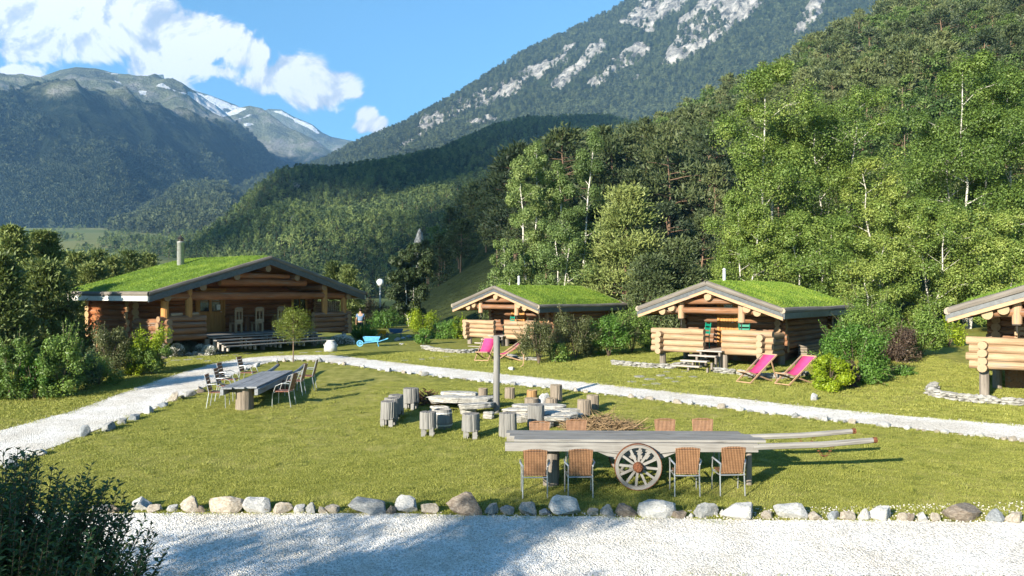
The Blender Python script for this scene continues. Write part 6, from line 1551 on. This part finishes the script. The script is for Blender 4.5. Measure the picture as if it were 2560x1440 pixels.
# person in the flower bed
def person():
    p = gp(894, 838); r = p+Vector((0, .9, -.12))
    root = empty('person', r, .15, 'person in a blue grey shirt bending over the flower bed, seen from behind', 'person')
    def skin(name, V, E, R, mat, sub=2):
        me = bpy.data.meshes.new(name); me.from_pydata(V, E, []); o = bpy.data.objects.new(name, me); col.objects.link(o); o.parent = root; me.materials.append(mat)
        md = o.modifiers.new('skin', 'SKIN'); 
        for v, rr_ in zip(me.skin_vertices[0].data, R): v.radius = (rr_, rr_*.8) if not hasattr(rr_, '__len__') else rr_
        me.skin_vertices[0].data[0].use_root = True
        s_ = o.modifiers.new('sub', 'SUBSURF'); s_.levels = sub; s_.render_levels = sub; md.use_smooth_shade = True; return o
    sk = plain('skin_tone', (.42, .24, .16), .6, 0, .3, .05); sh = plain('blue_grey_shirt', (.13, .20, .30), .9, 0, .1, .1); tr = plain('dark_trousers', (.02, .025, .04), .9, 0, .1, .1); hr = plain('dark_hair', (.015, .012, .01), .7, 0, .2, .2)
    V = [(0, 0, .92), (0, .03, 1.1), (0, .08, 1.32), (0, .12, 1.44), (0, .15, 1.52), (0, .17, 1.60), (0, .18, 1.68)]; E = [(0, 1), (1, 2), (2, 3), (3, 4), (4, 5), (5, 6)]; R = [(.16, .11), (.14, .10), (.17, .11), (.07, .06), (.055, .055), (.085, .09), (.06, .07)]
    def add(par, pt, rr_): V.append(pt); R.append(rr_); E.append((par, len(V)-1)); return len(V)-1
    for s in (-1, 1):
        a = add(2, (s*.19, .1, 1.38), .055); a = add(a, (s*.25, .08, 1.10), .042); a = add(a, (s*.27, .22, .88), .033); hnd = add(a, (s*.27, .27, .80), .036)
        for k, (dx, ln) in enumerate(((-.03, .07), (-.01, .085), (.01, .09), (.03, .075))): f1 = add(hnd, (s*.27+dx, .31, .76), .010); add(f1, (s*.27+dx, .33, .76-ln*.6), .008)
        th = add(a, (s*.235, .27, .83), .011); add(th, (s*.225, .31, .80), .009)
        l = add(0, (s*.10, .0, .82), .09); l = add(l, (s*.13, .10, .48), .062); l = add(l, (s*.13, 0, .09), .042); add(l, (s*.14, .16, .04), .04)
    skin('body', V, E, R, sk)
    V2 = [(0, 0, .90), (0, .03, 1.1), (0, .08, 1.34), (0, .115, 1.44)]; E2 = [(0, 1), (1, 2), (2, 3)]; R2 = [(.19, .14), (.17, .13), (.20, .135), (.085, .075)]
    for s in (-1, 1): V2 += [(s*.2, .1, 1.37), (s*.24, .085, 1.17)]; k = len(V2); E2 += [(2, k-2), (k-2, k-1)]; R2 += [.075, .066]
    skin('shirt', V2, E2, R2, sh)
    V3 = [(0, 0, .92), (0, 0, .84)]; E3 = [(0, 1)]; R3 = [(.19, .135), (.17, .13)]
    for s in (-1, 1): V3 += [(s*.10, .0, .76), (s*.13, .10, .48), (s*.13, 0, .12)]; k = len(V3); E3 += [(1, k-3), (k-3, k-2), (k-2, k-1)]; R3 += [.105, .08, .06]
    skin('trousers', V3, E3, R3, tr)
    m = MB(); bm = bmesh.new(); bmesh.ops.create_icosphere(bm, subdivisions=3, radius=1); P = np.array([v.co for v in bm.verts]); fc = np.array([[v.index for v in f.verts] for f in bm.faces]); bm.free()
    P = P*np.array([.098, .11, .12]); P[:, 1] -= np.clip(P[:, 1]-.02, 0, 1)*.5; m.add(P+np.array([0, .155, 1.655]), fc); m.build('hair', hr, root, True)
person()

# ============================================================ grass tufts on the lawn
def patch(seed, n, R_, h_, w_):
    m = MB(); a = rng.random(n)*6.283; rr_ = rng.random(n)**.5*R_; P = np.stack([rr_*np.cos(a), rr_*np.sin(a), np.zeros(n)-.004], 1); D = rng.normal(size=(n, 3))*.5; D[:, 2] = 1
    m.needles(P, D, h_, w_); o = bpy.data.objects.new('grass_model', m.mesh('grass_model', L_grass, True)); return o
gpch = [patch(i, 90, .22, .024, .006) for i in range(3)]
def world_poly(pxs): return [(q.x, q.y) for q in (gp(*a) for a in pxs)]
lawn_poly = [(p.x, p.y) for p in INN]+[(p.x, p.y) for p in FR[::-1]]
n = 26000; X = rng.uniform(-14, 15, n); Y = rng.uniform(13.2, 27, n); ok = inpoly(X, Y, lawn_poly) & (np.abs(X/Y) < .72)
k = rng.random(n) < np.clip(22/Y-.35, .25, 1)
X, Y = X[ok & k], Y[ok & k]
scatter('lawn_grass', np.stack([X, Y, Gv(X, Y)], 1), gpch, .7, 1.35, 'short mown grass of the lawn around the hearth and the cart table', 'grass', .05)
op = [(p.x, p.y) for p in OUT]
n = 26000; X = rng.uniform(-18, 20, n); Y = rng.uniform(17, 36, n); poly = op+[(40, 40), (-40, 40)]
inside = inpoly(X, Y, op+[(OUT[-1].x, 60), (-60, 60), (-60, OUT[0].y)]); ok = inside & (np.abs(X/Y) < .70)
gp2 = [patch(10+i, 70, .26, .036, .010) for i in range(3)]
scatter('meadow_grass', np.stack([X[ok], Y[ok], Gv(X[ok], Y[ok])], 1), gp2, .7, 1.4, 'mown grass beyond the gravel path around the cabins', 'grass', .05)
n = 500; X = rng.uniform(-7, 8, n); Y = 11.12-.048*np.maximum(X, 0)-rng.uniform(0, .5, n)
scatter('verge_grass', np.stack([X, Y, Gv(X, Y)], 1), gp2, .6, 1.0, 'dark grass verge along the near edge of the gravel drive', 'grass', .1)

# loose pebbles thrown from the gravel on to its edges
def pebble(seed):
    m = MB(); bm = bmesh.new(); bmesh.ops.create_icosphere(bm, subdivisions=1, radius=1); P = np.array([v.co for v in bm.verts]); fc = np.array([[v.index for v in f.verts] for f in bm.faces]); bm.free()
    m.add(P*np.array([1, .8, .6])*(1+.15*rng.normal(size=(len(P), 1))), fc); return bpy.data.objects.new('pebble_model', m.mesh('pebble_model', M_peb, False))
M_peb = plain('pale_pebble', (.52, .50, .46), .85, 0, .2, .3, 3)
pts = []
for L_, sg, wd in ((OUT, 1, .22), (INN, -1, .22), (FR, 1, .25)):
    for a, c in zip(L_, L_[1:]):
        for k in range(int((c-a).length*26)):
            q = a.lerp(c, random.random()); d_ = (c-a).normalized(); nrm = Vector((-d_.y, d_.x, 0))*sg; q = q+nrm*(random.random()**2*wd-.05); pts.append((q.x, q.y, G(q.x, q.y)+.012))
for k in range(9000):
    x = random.uniform(-6, 9.5); y = random.uniform(10.8, 13.8); pts.append((x, y, G(x, y)+.016))
scatter('edge_pebbles', np.array(pts), [pebble(i) for i in range(3)], .007, .02, 'loose pale pebbles on and beside the gravel', 'pebbles', .5)

# taller grass left by the mower: behind the boundary stones, round stumps, posts and edgings
tp = []
for L_, off, n_ in ((FR, .42, 7), (INN, -.3, 3.5)):
    for a, c in zip(L_, L_[1:]):
        d_ = (c-a).normalized(); nrm = Vector((-d_.y, d_.x, 0))
        for k in range(int((c-a).length*n_+random.random())):
            q = a.lerp(c, random.random())+nrm*off*random.uniform(.75, 1.35); tp.append((q.x, q.y, G(q.x, q.y)))
for o in list(scn.objects):
    if o.parent is None and o.get('category') in ('stool', 'stump', 'post', 'tub', 'hearth', 'stone bench', 'pot', 'lamp post', 'cart', 'rock'):
        if o.location.y > 60: continue
        for k in range(10 if o.get('category') != 'cart' else 0):
            a = random.random()*6.28; rr_ = random.uniform(.17, .32)*(2 if o['category'] in ('hearth', 'stone bench') else 1); x, y = o.location.x+rr_*math.cos(a), o.location.y+rr_*math.sin(a); tp.append((x, y, G(x, y)))
for k in range(260):
    x = random.uniform(-9, 9); y = random.uniform(14, 25)
    if inpoly(np.array([x]), np.array([y]), lawn_poly)[0]: tp.append((x, y, G(x, y)))
gt = [patch(30+i, 26, .07, .085, .008) for i in range(3)]
scatter('grass_tufts', np.array(tp), gt, .6, 1.3, 'longer grass tufts round the stones, stumps and posts', 'grass', .1)
